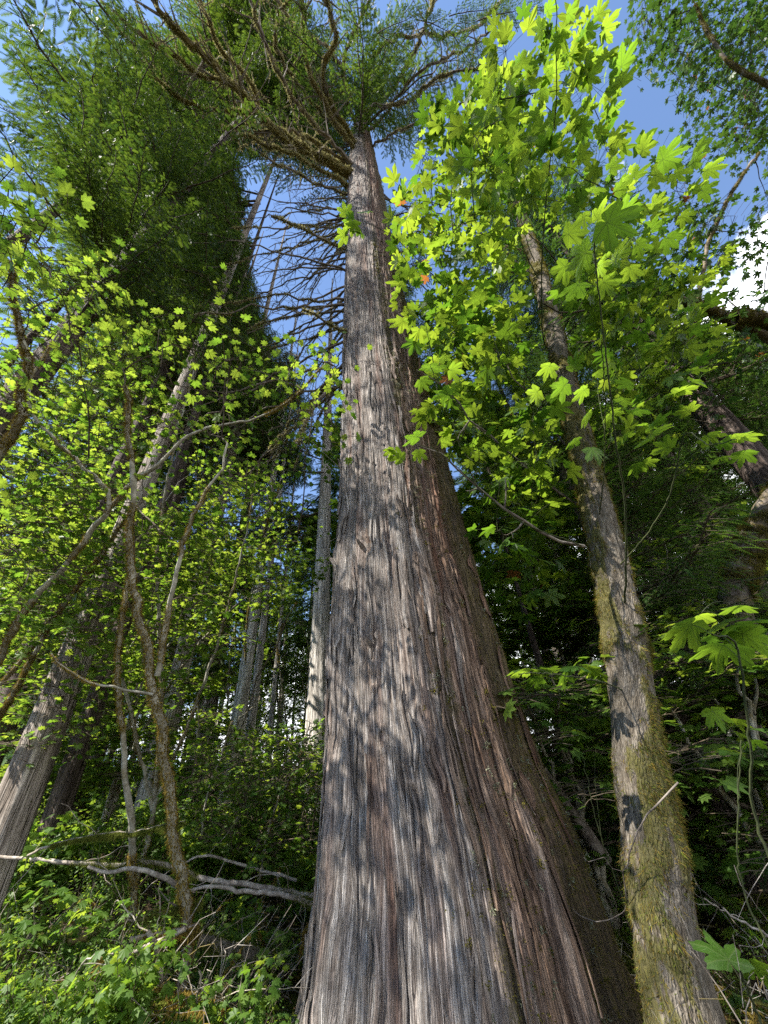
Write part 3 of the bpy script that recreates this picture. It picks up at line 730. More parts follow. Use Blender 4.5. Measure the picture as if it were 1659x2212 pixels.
def conifer(px, py, R, H, r0, z0, nb, label, s0=1.1, s1=0.5, name='cedar_tree', meshes=None, bark='far_bark', seed=0, lean=(0, 0), moss=0.1, dead=6, group=None, tilt=(-0.15, 0.2), front=0):
    q = np.random.default_rng(seed + 500); p = at_R(px, py, R); g = float(gh(p[0], p[1])) - 0.15
    t = thing(name, label, 'tree', (p[0], p[1], g), group)
    lx, ly = lean
    P = np.array([[0, 0, 0], [lx * .25, ly * .25, H * .25], [lx * .5, ly * .5, H * .5], [lx, ly, H]])
    me, Q, Rr = tree_trunk(P, [r0 * 1.35, r0, r0 * .85, r0 * 0.72, r0 * .6, r0 * .45, r0 * .3, .03], bark, seed, moss=moss)
    put('trunk', me, t)
    for k in range(nb):
        u = (k + q.random()) / nb; z = z0 + (H * 0.98 - z0) * u ** 1.15; a = k * 2.4 + q.normal(0, .5)
        s = (s0 + (s1 - s0) * u) * q.uniform(0.75, 1.25); f = z / H
        ms = meshes or BOUGHS
        if k < front:
            z = z0 - .5 + 20 * (k + q.random()) / front; a = math.atan2(-p[1], -p[0]) + q.uniform(-1.3, 1.3); s = q.uniform(.45, .95); f = z / H
        m = Matrix.Translation((lx * f, ly * f, z)) @ Matrix.Rotation(a, 4, 'Z') @ Matrix.Rotation(-q.uniform(*tilt), 4, 'Y') @ Matrix.Rotation(q.normal(0, .15), 4, 'X') @ Matrix.Diagonal((s, s * q.uniform(.85, 1.2), s, 1))
        W_ = np.array([(Matrix.Translation(t.location) @ m) @ Vector(v) for v in ((.8, 0, -.2), (1.6, 0, -.4), (2.4, .8, -.6), (2.4, -.8, -.6), (3.2, 0, -.6), (4, 0, -.6))])
        if in_gap(W_, q, GAPS[:1] if k < front * .45 else GAPS) or (q.random() < (.5 if k >= front else .3) and shade_hits(W_, 7, 20, .5)): continue
        put('bough', ms[q.integers(len(ms))], t, m)
    for k in range(dead):
        z = q.uniform(max(1.5, z0 * 0.4), max(z0, 3)); a = q.uniform(0, 6.28); L = q.uniform(.5, 1.8); s = np.linspace(0, 1, 4)[:, None]
        D = np.array([math.cos(a), math.sin(a), q.uniform(-.3, .3)])
        b = MB(); V, F, uv = tube(np.array([lx * z / H, ly * z / H, z]) + D * L * s + q.normal(0, .05, (4, 3)) * s, np.linspace(.025, .006, 4), 4); b.add(V, F, 0, .5, uv)
        put('dead_branch', b.build('dead_branch', ['dead_wood']), t)
    return t
conifer(58, 1680, 8.0, 50, 0.195, 12.5, 270, 'pale barked cedar leaning in at the left edge, sunlit furrowed trunk', 1.7, .9, seed=1, front=110)
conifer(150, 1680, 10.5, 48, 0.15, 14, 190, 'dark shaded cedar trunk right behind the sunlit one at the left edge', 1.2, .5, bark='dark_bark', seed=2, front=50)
conifer(497, 1690, 15, 33, 0.21, 15, 66, 'pale grey trunk of the cedar left of the twin slender trunk', 1.1, .5, bark='pale_bark', seed=3)
conifer(527, 1690, 15.6, 30, 0.14, 16, 40, 'narrow pale trunk standing tight beside the pale grey cedar', 1.0, .4, bark='pale_bark', seed=4)
conifer(681, 1700, 13.5, 34, 0.32, 11, 80, 'straight brown cedar trunk seen just left of the giant cedar', 1.15, .5, bark='pale_bark', seed=5, moss=.35)
conifer(572, 1690, 18, 24, 0.10, 13, 36, 'thin pale straight pole of a young cedar between the bigger trunks', .8, .4, bark='pale_bark', seed=6)
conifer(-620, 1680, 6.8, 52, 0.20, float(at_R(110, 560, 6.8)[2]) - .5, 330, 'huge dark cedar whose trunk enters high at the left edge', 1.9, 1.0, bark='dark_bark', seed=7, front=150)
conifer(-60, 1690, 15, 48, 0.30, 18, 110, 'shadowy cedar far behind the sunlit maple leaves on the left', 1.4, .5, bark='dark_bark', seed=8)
conifer(330, 1700, 15, 48, 0.26, 16, 120, 'tall cedar whose crown closes the sky over the vine maples', 1.35, .5, bark='far_bark', seed=9)
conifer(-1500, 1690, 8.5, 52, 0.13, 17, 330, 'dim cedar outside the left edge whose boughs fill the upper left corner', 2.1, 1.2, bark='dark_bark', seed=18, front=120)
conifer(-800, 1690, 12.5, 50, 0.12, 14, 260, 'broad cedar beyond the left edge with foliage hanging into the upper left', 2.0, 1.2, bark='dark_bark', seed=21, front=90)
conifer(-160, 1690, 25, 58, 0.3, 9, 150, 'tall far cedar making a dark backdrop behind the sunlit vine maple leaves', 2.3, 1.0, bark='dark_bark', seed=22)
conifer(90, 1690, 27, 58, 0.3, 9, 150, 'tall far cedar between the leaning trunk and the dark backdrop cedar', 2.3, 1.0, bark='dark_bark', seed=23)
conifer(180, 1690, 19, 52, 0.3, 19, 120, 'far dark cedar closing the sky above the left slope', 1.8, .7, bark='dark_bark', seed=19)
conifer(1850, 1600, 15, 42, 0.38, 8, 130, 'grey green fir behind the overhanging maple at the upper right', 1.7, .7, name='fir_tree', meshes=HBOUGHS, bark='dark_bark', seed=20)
conifer(420, 1700, 25, 36, 0.4, 6, 70, 'dense cedar deep behind the vine maples', 1.5, .5, bark='far_bark', seed=10)
conifer(1500, 1640, 8.5, 14, 0.17, 1.0, 190, 'dark layered hemlock right of the mossy maple trunk', .95, .35, name='hemlock_tree', meshes=HBOUGHS, bark='dark_bark', seed=11, tilt=(-.05, .15))
conifer(1230, 1650, 11, 9, 0.12, 1.0, 44, 'small hemlock in the gap between giant cedar and mossy maple', .7, .25, name='hemlock_tree', meshes=HBOUGHS, bark='dark_bark', seed=12)
conifer(1640, 1640, 12.5, 22, 0.3, 2, 130, 'tall hemlock at the right edge behind the layered hemlock', 1.1, .4, name='hemlock_tree', meshes=HBOUGHS, bark='dark_bark', seed=13)
conifer(2150, 1600, 11, 30, 0.38, 9, 90, 'grey green fir crown at the upper right corner', 1.5, .6, name='fir_tree', meshes=HBOUGHS, bark='dark_bark', seed=14)
conifer(1140, 1650, 19, 20, 0.12, 9, 26, 'thin leaning grey trunk seen through the gap right of the giant cedar', .8, .4, name='fir_tree', bark='far_bark', seed=15, lean=(-1.2, 0))
conifer(1400, 1640, 17, 26, 0.3, 4, 60, 'bushy fir standing behind the mossy maple trunk', 1.2, .4, name='fir_tree', bark='dark_bark', seed=16)
conifer(960, 1700, 12, 48, 0.4, 14, 110, 'cedar hidden behind the giant trunk with its crown showing above', 1.3, .5, bark='far_bark', seed=17)
# forest farther off
def crown_mesh(seed, H, R0, z0, n, hem):
    q = np.random.default_rng(seed); b = MB()
    u = q.random(n) ** 0.8; z = z0 + (H - z0) * u; rr = R0 * (1 - u) ** 0.7 * (0.25 + 0.75 * np.sqrt(q.random(n))); a = q.uniform(0, 6.28, n)
    clump = vn(a * 2.2, z * 0.9, seed) ; k = clump > 0.33; z, rr, a = z[k], rr[k], a[k]
    T = np.stack([rr * np.cos(a), rr * np.sin(a), z - 0.12 * rr], -1)
    D = np.stack([np.cos(a), np.sin(a), -0.3 + 0 * a], -1) + q.normal(0, .4, T.shape); N = np.array([0, 0, 1.0]) + q.normal(0, .4, T.shape)
    V, F, r, uv = inst(FR[0], FR[1], frames(D, N, q.uniform(.5, .95, len(T))), T, rs=q); b.add(V, F, 0, r, uv)
    return b.build('crown', ['hemlock_leaf' if hem else 'cedar_leaf'], False)
CROWNS = [crown_mesh(90, 30, 3.4, 10, 4200, False), crown_mesh(91, 26, 3.0, 7, 3800, True), crown_mesh(92, 32, 3.6, 13, 4200, False), crown_mesh(93, 27, 3.8, 1.5, 4200, True), crown_mesh(94, 30, 3.6, 2.5, 4200, False)]
ftr = tree_trunk(np.array([[0, 0, 0], [0.1, 0, 8], [0, .1, 16], [0, 0, 30]]), [.42, .34, .3, .25, .18, .1, .03], 'far_bark', 77, n=16, m=30)[0]
ftr2 = tree_trunk(np.array([[0, 0, 0], [-0.1, .1, 8], [0, .1, 16], [0, 0, 30]]), [.3, .22, .2, .17, .12, .07, .03], 'dark_bark', 78, n=16, m=30)[0]
q = np.random.default_rng(321)
far = []
while len(far) < 48:
    a = math.radians(q.uniform(-58, 62)); R = q.uniform(20, 62)
    x, y = R * math.sin(a), R * math.cos(a)
    fx = project(np.array([[x, y, 8.0], [x, y, 4.0]]))[0]
    if min(abs(fx[0] - 715), abs(fx[1] - 1150) , abs(fx[0] - 1120)) < 34: continue
    if x < -7 and R < 36: continue
    if all(math.hypot(x - u, y - v) > 3.0 for u, v in far): far.append((x, y))
while len(far) < 92:
    a = math.radians(q.uniform(-60, 62)); R = q.uniform(38, 80); x, y = R * math.sin(a), R * math.cos(a)
    fx = project(np.array([[x, y, 8.0], [x, y, 4.0]]))[0]
    if abs(fx[0] - 715) < 14: continue
    if all(math.hypot(x - u, y - v) > 2.6 for u, v in far): far.append((x, y))
for k, (x, y) in enumerate(far):
    t = thing('far_tree', 'slim conifer of the distant forest' + (' seen left of the giant cedar' if project(np.array([x, y, 4.0]))[0][0] < 720 else ' seen right of the giant cedar'), 'tree', (x, y, float(gh(x, y)) - .2), 'distant forest conifers')
    s = q.uniform(.75, 1.15); t.scale = (s, s, s); t.rotation_euler = (0, 0, q.uniform(0, 6.28))
    put('trunk', ftr if k % 2 else ftr2, t); put('crown', CROWNS[k % 3 if k < 48 else 3 + k % 2], t)

# ------------------------------------------------------------------ broadleaf trees with leaves as single objects
LM = {}
def leafmesh(kind):
    if kind not in LM:
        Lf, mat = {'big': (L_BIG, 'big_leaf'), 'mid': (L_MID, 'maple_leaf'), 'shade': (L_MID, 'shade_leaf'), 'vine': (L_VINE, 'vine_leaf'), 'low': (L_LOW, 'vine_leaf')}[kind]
        out = []
        for k in range(8):
            q = np.random.default_rng(k + 7); V = Lf[0].copy(); r = np.hypot(V[:, 0], V[:, 1])
            V[:, 2] += q.normal(0, .04) * r + q.uniform(-.3, .12) * V[:, 0] * r + q.uniform(-.25, .25) * V[:, 1] * V[:, 0] + .045 * np.sin(8 * V[:, 0] + k) * r + .05 * np.sin(7 * V[:, 1] + 2 * k) * r; V[:, 0] += q.uniform(-.15, .15) * V[:, 1] * r
            V[:, 1] *= q.uniform(.85, 1.12)
            b = MB(); b.add(V, Lf[1], 0, 0.125 * k); out.append(b.build('leaf', [mat], kind == 'big'))
        LM[kind] = out
    return LM[kind]
def place_leaves(t, off, T, D, N, S, kind, low, q, limit=300, matname=None):
    """the leaves that show largest become objects; the rest are joined"""
    T, D, N, S = map(np.asarray, (T, D, N, S)); Mx = frames(D, N, S)
    x, y, z = project(T); size = S * F0 / np.maximum(z, .3)
    inside = (x > -30) & (x < W0 + 30) & (y > -30) & (y < H0 + 30) & (z > .2)
    score = np.where(inside, size, -1); order = np.argsort(-score)
    top = [k for k in order[:limit] if score[k] > 5.5]
    ms = leafmesh(kind)
    for k in top:
        m = Matrix.Identity(4)
        for i in range(3):
            for j in range(3): m[i][j] = Mx[k][i][j]
            m[i][3] = T[k][i] + off[i]
        put('leaf', ms[q.integers(8)], t, m)
    rest = np.setdiff1d(np.arange(len(T)), top)
    if len(rest):
        b = MB(); Lf = {'big': L_MID, 'mid': L_MID, 'shade': L_MID, 'vine': L_VINE, 'low': L_LOW}[kind] if not low else L_LOW
        V, F, r, uv = inst(Lf[0], Lf[1], Mx[rest], T[rest] + off, rs=q); b.add(V, F, 0, r, uv)
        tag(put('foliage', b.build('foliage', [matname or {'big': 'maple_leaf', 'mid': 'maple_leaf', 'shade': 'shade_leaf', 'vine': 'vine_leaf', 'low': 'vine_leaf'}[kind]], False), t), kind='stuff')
def in_poly(poly, n, d0, d1, q, by='D'):
    poly = np.asarray(poly, float); lo, hi = poly.min(0), poly.max(0); out = []
    while len(out) < n:
        p = lo + (hi - lo) * q.random(2); c = False; j = len(poly) - 1
        for i in range(len(poly)):
            if (poly[i, 1] > p[1]) != (poly[j, 1] > p[1]) and p[0] < (poly[j, 0] - poly[i, 0]) * (p[1] - poly[i, 1]) / (poly[j, 1] - poly[i, 1]) + poly[i, 0]: c = not c
            j = i
        if c:
            P = at_D(p[0], p[1], q.uniform(d0, d1))
            if P[2] > gh(P[0], P[1]) + .2: out.append(P)
            elif q.random() < .05: out.append(np.array([P[0], P[1], gh(P[0], P[1]) + .3]))
    return np.array(out)
def leafy(name, label, cat, base, stems, centers, kind, size, nl=(5, 10), spread=0.35, bark='vine_bark', twigm='twig', seed=0, mossy=0.0, tilt=.3, limit=300, low=False, group=None, mmat='gold_moss', stem_n=8, matname=None, trunk_first=False):
    q = np.random.default_rng(seed + 900); base = np.asarray(base, float); off = -base
    t = thing(name, label, cat, base, group); S_all = []
    for si, (P, r0, r1) in enumerate(stems):
        L = np.linalg.norm(np.diff(np.asarray(P), axis=0), axis=1).sum(); m = max(10, int(L * 7))
        Q = resample(P, m, 0.012, q); R = np.linspace(r0, r1, m) * (1 + .07 * q.standard_normal(m))
        b = MB(); V, F, uv = tube(Q, R, stem_n); b.add(V + off, F, 0, .5, uv, mossy * .7)
        if mossy:
            n = int(L * 3400 * mossy * (0.3 + r0 * 10)); pp, nn = tube_points(Q, R, n, q, 0, 1)
            k = vn(pp[:, 2] * 2.2 + si * 7, pp[:, 0] * 2.2, 13) < .30 + .5 * mossy
            fur(b, pp[k] + off, nn[k], q, .022 + r0 * .22, .0035, 1, .9)
        put('trunk' if trunk_first and si == 0 else 'stem', b.build('stem', [bark, mmat]), t); S_all.append(Q)
    A = np.concatenate(S_all); tw = MB(); T, D, N, S = [], [], [], []
    for c in centers:
        dist = np.linalg.norm(A - c, axis=1) + np.maximum(0, A[:, 2] - c[2]) * .35; a = A[np.argmin(dist)]
        v = c - a; L = np.linalg.norm(v); s = np.linspace(0, 1, 6)[:, None]
        P = a + v * s + np.array([0, 0, 1]) * np.sin(s * math.pi) * L * .08 + q.normal(0, .02 * L, (6, 3)) * np.sin(s * math.pi)
        V, F, uv = tube(P, np.linspace(.006 + .005 * L, .004, 6), 4); tw.add(V + off, F, 0, .5, uv)
        A = np.vstack([A, P[2:]])
        d = nrm(v * np.array([1, 1, .35]) + q.normal(0, .15, 3)); sd = np.cross(d, [0, 0, 1]); n = q.integers(*nl)
        for k in range(n):
            u = (k + .5) / n - .35; p = c + d * u * spread * 2; side = (1 if k % 2 else -1)
            o_ = sd * side * q.uniform(.15, .8) * spread + d * q.uniform(0, .3) * spread + np.array([0, 0, q.normal(0, .12) * spread])
            V, F, uv = tube(np.array([p, p + o_ * .5 + [0, 0, .01], p + o_]), .003 + size * .008, 3); tw.add(V + off, F, 0, .5, uv)
            T.append(p + o_); D.append(o_ / np.linalg.norm(o_) + d * .5 + np.array([0, 0, -.25]) + q.normal(0, .25, 3)); N.append(np.array([0, 0, 1.0]) + q.normal(0, tilt, 3)); S.append(size * q.uniform(.55, 1.15))
    if centers is not None and len(centers):
        tag(put('twigs', tw.build('twigs', [twigm], False), t), kind='stuff')
        place_leaves(t, off, T, D, N, S, kind, low, q, limit, matname)
    return t
def px_path(pts, D0, D1=None):
    D1 = D0 if D1 is None else D1
    return [at_D(x, y, D0 + (D1 - D0) * i / (len(pts) - 1)) for i, (x, y) in enumerate(pts)]
def gnd(p, dz=-.05): return np.array([p[0], p[1], float(gh(p[0], p[1])) + dz])

q = np.random.default_rng(77)
# --- mossy bigleaf maple on the right
MY = 4.0
mp_ = [(1590, 2420), (1525, 2310), (1462, 2110), (1410, 1820), (1378, 1645), (1362, 1470), (1333, 1285), (1275, 1035), (1236, 885), (1200, 735), (1172, 620), (1137, 500), (1085, 360), (1060, 250)]
mw = [118, 100, 82, 70, 62, 50, 43, 35, 31, 25, 22, 18, 15, 11]
mP = [at_Y(x, y, MY + .12 * (i - 1)) for i, (x, y) in enumerate(mp_)]
mR = [.71 * w * (p - CAM).dot(_f) / F0 for p, w in zip(mP, mw)]
maple = thing('mossy_maple', 'bigleaf maple with a moss coated trunk just right of the giant cedar', 'tree', gnd(mP[0]))
moff = -np.array(maple.location)
mQ = resample(np.array(mP) + moff, 420); mRr = np.interp(np.linspace(0, 1, 420), np.linspace(0, 1, len(mR)), mR)
def maple_moss(P, nx):
    f = fbm(P[:, 2] * 1.25 + 3.3, nx * 1.3 + 8 + P[:, 2] * .3, 19, 4) + .25 * (fbm(P[:, 2] * 6, nx * 5 + 4, 29, 2) - .5)
    return np.clip((f + .10 * np.abs(nx - .05) - .455 + .22 * (vn(P[:, 2] * 19, nx * 13 + 5, 37) - .5) + .12 * (vn(P[:, 2] * 47, nx * 31 + 5, 39) - .5)) * 4.5, 0, 1)
def mbump(th, ln, r):
    c, s_ = np.cos(th) * 3 + 7, np.sin(th) * 3 + 7
    return r * (.22 * (fbm(c * .8, s_ * .8 + ln * .6, 44, 3) - .5) + .05 * (fbm(c * 4, s_ * 4 + ln * 3, 47, 2) - .5)) + .015 * np.exp(-((ln % 1.7) - .8) ** 2 * 30) * np.cos(th * 2 + ln)
V, F, uv = tube(mQ, mRr, 80, np.array([0, 1.0, 0]), mbump)
cen_ = np.repeat(mQ, 81, 0); NV = nrm(V - cen_); mo = maple_moss(V, NV[:, 0])
V = V + NV * (mo * (.015 + .045 * fbm(V[:, 2] * 11, NV[:, 0] * 6, 61, 3)) * np.minimum(1, np.repeat(mRr, 81) / .15))[:, None]
b = MB(); b.add(V, F, 0, .5, uv, mo); put('trunk', b.build('trunk', ['maple_bark']), maple)
bb = MB(); pp, nn = grid_points(V, 80, 420000, q, .72)
kk = q.random(len(pp)) < maple_moss(pp, nn[:, 0]) * (.25 + .9 * vn(pp[:, 2] * 22, pp[:, 0] * 22 + pp[:, 1] * 15, 23))
pp, nn = pp[kk], nn[kk]; half = q.random(len(pp)) < .5
ml = (.012 + .040 * vn(pp[:, 2] * 7, pp[:, 0] * 9 + 3, 51))[:, None]; fur(bb, pp[half], nn[half], q, ml[half], .0034, 0, .9); fur(bb, pp[~half], nn[~half], q, ml[~half] * 1.2, .003, 1, 1.2)
tag(put('moss_coat', bb.build('moss_coat', ['green_moss', 'gold_moss'], False), maple), kind='stuff')
def mlimb(pts, D0, D1, r0, r1, **k):
    return limb([at_D(x, y, D0 + (D1 - D0) * i / (len(pts) - 1)) for i, (x, y) in enumerate(pts)], r0, r1, maple, moff, **k)
dM = lambda i: float((mP[i + 1] - CAM).dot(_f))
mlimb([(1245, 1088), (1045, 935), (955, 835), (900, 800)], dM(6), dM(6) - .3, .02, .008, mossy=0, seed=31, twigs=3, tw_len=.4)
mlimb([(1262, 1180), (1180, 1155), (1140, 1135), (1070, 1085), (960, 985), (900, 960)], dM(5), dM(5) - .4, .022, .007, mossy=0, seed=32, twigs=3, tw_len=.4)
mlimb([(1230, 970), (1160, 870), (1130, 835), (1045, 735)], dM(7), dM(7), .02, .008, mossy=0, seed=33, twigs=3, tw_len=.4)
mlimb([(1172, 620), (1110, 560), (1040, 520), (980, 500)], dM(9), dM(9) + 1, .03, .01, mossy=.2, seed=34)
mlimb([(1085, 360), (1040, 330), (980, 260)], dM(11), dM(11) + 1, .03, .01, mossy=.2, seed=35)
cen = np.vstack([in_poly([(860, 330), (1000, 200), (1140, 220), (1160, 500), (1100, 720), (940, 760), (850, 620)], 105, 7.0, 11, q),
                 in_poly([(1000, 250), (1100, 60), (1250, 50), (1330, 300), (1420, 500), (1300, 700), (1060, 700)], 100, 5.5, 11, q),
                 in_poly([(900, 620), (1160, 700), (1230, 950), (1240, 1250), (1120, 1330), (1010, 1100), (950, 900)], 120, 5.5, 10, q),
                 in_poly([(1200, 600), (1450, 520), (1500, 700), (1480, 900), (1300, 1000), (1240, 820)], 60, 5.5, 9, q)])
cx_, cy_, cz_ = project(cen); tx_, ty_, tz_ = project(mQ - moff)
kk_ = np.argmin(np.abs(cy_[:, None] - ty_[None, :]), axis=1)
cen = cen[~((np.abs(cx_ - tx_[kk_]) < 70) & (cz_ < tz_[kk_] + .8) & (cy_ > 480)) & (q.random(len(cen)) < .86)]
def extra_leaves(t, off, centers, stems_A, kind, size, spread, nl, q, limit, tilt=.3, twigr=.0025):
    tw = MB(); T, D, N, S = [], [], [], []; A = np.array(stems_A)
    for c in centers:
        a = A[np.argmin(np.linalg.norm(A - c, axis=1))]; v = c - a; L = np.linalg.norm(v); s = np.linspace(0, 1, 6)[:, None]
        P = a + v * s + np.array([0, 0, 1]) * np.sin(s * math.pi) * L * .08 + q.normal(0, .02 * L, (6, 3)) * np.sin(s * math.pi)
        V, F, uv = tube(P, np.linspace(.005 + .004 * L, .003, 6), 4); tw.add(V + off, F, 0, .5, uv)
        if L < 3: A = np.vstack([A, P[1:]])
        d = nrm(v * np.array([1, 1, .3]) + 1e-3); n = q.integers(*nl)
        for k in range(n):
            aa = q.uniform(0, 6.28); o_ = np.array([math.cos(aa), math.sin(aa), q.normal(0, .35)]) * spread * q.uniform(.3, 1)
            V, F, uv = tube(np.array([c, c + o_ * .5 + [0, 0, .02], c + o_]), twigr, 3); tw.add(V + off, F, 0, .5, uv)
            T.append(c + o_); D.append(o_ + q.normal(0, .3, 3) * spread + np.array([0, 0, -.15 * spread])); N.append(np.array([0, 0, 1.0]) + q.normal(0, tilt, 3)); S.append(size * q.uniform(.55, 1.15))
    tag(put('twigs', tw.build('twigs', ['green_stem'], False), t), kind='stuff')
    place_leaves(t, off, T, D, N, S, kind, False, q, limit)
extra_leaves(maple, moff, cen, (mQ - moff)[60:], 'mid', .235, .46, (6, 10), q, 300)

# --- near maple saplings: every leaf read off the photograph, set at the depth its size gives
def near_leaves(t, off, leaves, stem, q, real=.24):
    stem = np.asarray(stem); top = stem[len(stem) // 3:]
    sx, sy, _ = project(top); stem = top
    order = sorted(leaves, key=lambda l: np.min(np.hypot(sx - l[0], sy - l[1])))
    for (x, y, w) in order:
        sz = real * q.uniform(.85, 1.15) * (.8 if w < 45 else 1); D = sz * 1.55 * F0 / w
        D = min(max(D, 1.3), 6.0); kk = np.argmin(np.hypot(sx - x, sy - y)); D = .45 * D + .55 * float((top[kk] - CAM).dot(_f)); sz = w * D / F0 / 1.55; c = at_D(x, y, D)
        k = np.argmin(np.linalg.norm(stem - c, axis=1) + .25 * np.maximum(0, stem[:, 2] - c[2])); a = stem[k]; v = c - a; L = np.linalg.norm(v)
        out = nrm(v * np.array([1, 1, 0.1]) + q.normal(0, .35, 3) * L)
        base = c - out * sz * .35
        s = np.linspace(0, 1, 6)[:, None]; P = a + (base - a) * s + np.array([0, 0, 1]) * np.sin(s * math.pi) * L * .07
        P[-1] = base
        if L > .3: stem = np.vstack([stem, P[2:-1]])
        b = MB(); V, F, uv = tube(P + off, np.linspace(.0018 + .001 * L, .0012, 6), 4); b.add(V, F, 0, .5, uv)
        put('leaf_stalk', b.build('leaf_stalk', ['green_stem']), t)
        nrmv = np.array([0, 0, 1.0]) + q.normal(0, .22, 3)
        m3 = frames((out + np.array([0, 0, -.18]))[None], nrmv[None], sz)[0]; m = Matrix.Identity(4)
        for i in range(3):
            for j in range(3): m[i][j] = m3[i][j]
            m[i][3] = base[i] + off[i]
        put('leaf', leafmesh('big')[q.integers(8)], t, m)
def shoot(path, D0, D1, r0, r1, leaves, seed, real=.24, parent=None):
    q = np.random.default_rng(seed); P = px_path(path, D0, D1); k = np.argmin(np.linalg.norm(mQ - moff - P[0], axis=1)); P[0] = (mQ - moff)[k]
    base = P[0]; Q = resample(P, 50, .004, q)
    b = MB(); V, F, uv = tube(Q - base, np.linspace(r0, r1, 50), 6); b.add(V, F, 0, .5, uv)
    t = put('shoot', b.build('shoot', ['green_stem']), maple, Matrix.Translation(base + moff))
    near_leaves(t, -base, leaves, Q, q, real)
def sapling(name, label, base_px, path, D0, D1, r0, r1, leaves, seed, real=.24, group=None):
    q = np.random.default_rng(seed); P = px_path(path, D0, D1); base = gnd(P[0]) if base_px else P[0]
    if base_px: P = [base, (base * .5 + P[0] * .5) + np.array([.03, .02, 0])] + P
    t = thing(name, label, 'sapling', base, group); off = -np.asarray(base); Q = resample(P, 50, .004, q)
    b = MB(); V, F, uv = tube(Q + off, np.linspace(r0, r1, 50), 6); b.add(V, F, 0, .5, uv); put('stem', b.build('stem', ['green_stem']), t)
    near_leaves(t, off, leaves, Q, q, real); return t
U1 = [(1160, 65, 50), (1205, 95, 55), (1250, 110, 50), (1235, 25, 36), (1315, 60, 62), (1260, 105, 45), (1290, 115, 42), (1340, 125, 64), (1280, 170, 52), (1250, 170, 46), (1165, 200, 52), (1180, 165, 38), (1205, 250, 52), (1245, 255, 50), (1300, 275, 46), (1115, 310, 50), (1145, 310, 44), (1090, 380, 52), (1130, 360, 50), (1215, 310, 52), (1230, 325, 45), (1265, 330, 46), (1200, 140, 44), (1225, 205, 48), (1275, 225, 44), (1330, 180, 56), (1190, 10, 44), (1300, 20, 40), (1260, 280, 44), (1180, 285, 40), (1170, 120, 40), (1320, 230, 48), (1220, 60, 44), (1345, 160, 56), (1150, 255, 40), (1280, 60, 44)]
U2 = [(1395, 310, 52), (1450, 330, 72), (1430, 370, 52), (1500, 345, 52), (1545, 360, 56), (1370, 370, 56), (1500, 400, 44), (1335, 490, 112), (1300, 460, 66), (1245, 500, 68), (1260, 480, 48), (1245, 560, 92), (1210, 590, 64), (1340, 540, 78), (1238, 625, 84), (1390, 530, 52), (1450, 520, 52), (1360, 440, 60), (1290, 400, 50), (1340, 400, 48), (1420, 430, 50), (1410, 480, 56), (1300, 570, 60), (1465, 380, 50), (1530, 410, 48), (1330, 350, 50), (1480, 470, 44), (1520, 320, 44), (1310, 620, 56), (1365, 590, 54)]
U3 = [(1205, 840, 62), (1250, 850, 52), (1235, 955, 52), (1150, 855, 52), (1290, 975, 64), (1345, 945, 52), (1370, 1010, 48), (1400, 1000, 44), (1320, 900, 60), (1380, 880, 56), (1260, 900, 50), (1180, 800, 50), (1240, 780, 56), (1300, 800, 50), (1350, 860, 50)]
U4 = [(1350, 825, 56), (1470, 835, 62), (1505, 830, 58), (1440, 850, 62), (1400, 930, 92), (1535, 945, 58), (1610, 935, 64), (1560, 985, 62), (1600, 985, 54), (1430, 960, 60), (1480, 880, 54), (1415, 905, 60), (1575, 950, 60)]
shoot([(1200, 770), (1175, 740), (1170, 600), (1180, 425), (1200, 250), (1202, 60), (1200, -60)], dM(8), 4.4, .014, .005, U1, 71)
shoot([(1345, 1340), (1349, 1300), (1352, 1235), (1350, 1085), (1330, 950), (1305, 735), (1282, 525)], dM(5), 3.0, .012, .005, U2, 72)
shoot([(1290, 1150), (1295, 1110), (1305, 1015), (1307, 885), (1300, 735)], dM(6), 3.3, .008, .004, U3, 73)
shoot([(1345, 1210), (1400, 1150), (1450, 1060), (1480, 940), (1530, 960), (1590, 950)], dM(5), 2.9, .010, .004, U4, 74)
sapling('maple_sprig', 'leafy maple sprig hanging across the giant trunk at mid height', False, [(1245, 1088), (1045, 935), (955, 835), (930, 790)], dM(6), 3.6, .008, .003, [(935, 785, 62), (955, 845, 60), (915, 830, 46), (985, 800, 46), (960, 770, 44)], 75)
sapling('maple_sprig', 'low maple sprig lying across the sunlit part of the giant trunk', False, [(1262, 1180), (1140, 1135), (1070, 1085), (960, 985), (900, 960)], dM(5), 3.4, .008, .003, [(890, 940, 62), (860, 980, 52), (905, 985, 44), (965, 950, 36), (840, 975, 40)], 76)
sapling('maple_sprig', 'small dark maple sprig overlapping the narrow upper trunk', False, [(960, 620), (860, 520), (790, 480), (760, 470)], 6.5, 6.2, .007, .003, [(745, 450, 40), (790, 455, 42), (760, 490, 44), (735, 510, 44), (775, 500, 40), (750, 475, 40)], 77, .26)
U5 = [(1120, 1447, 84), (1180, 1440, 70), (1240, 1437, 74), (1290, 1452, 74), (1150, 1465, 60), (1215, 1460, 60)]
shoot([(1345, 1500), (1320, 1480), (1260, 1465), (1180, 1455), (1120, 1455)], dM(4), 2.9, .008, .004, U5, 78, .26)
U6 = [(1470, 1365, 125), (1545, 1340, 115), (1610, 1345, 115), (1550, 1395, 130), (1630, 1380, 110), (1500, 1335, 80), (1590, 1310, 70)]
sapling('broadleaf_shrub', 'flat spread of large green leaves in shade at the right edge', True, [(1640, 1800), (1620, 1600), (1590, 1400), (1540, 1370)], 2.2, 2.1, .010, .005, U6, 79, .26)
U7 = [(1550, 1548, 60), (1590, 1555, 52), (1620, 1600, 64), (1640, 1570, 50), (1640, 1870, 44), (1570, 1860, 24)]
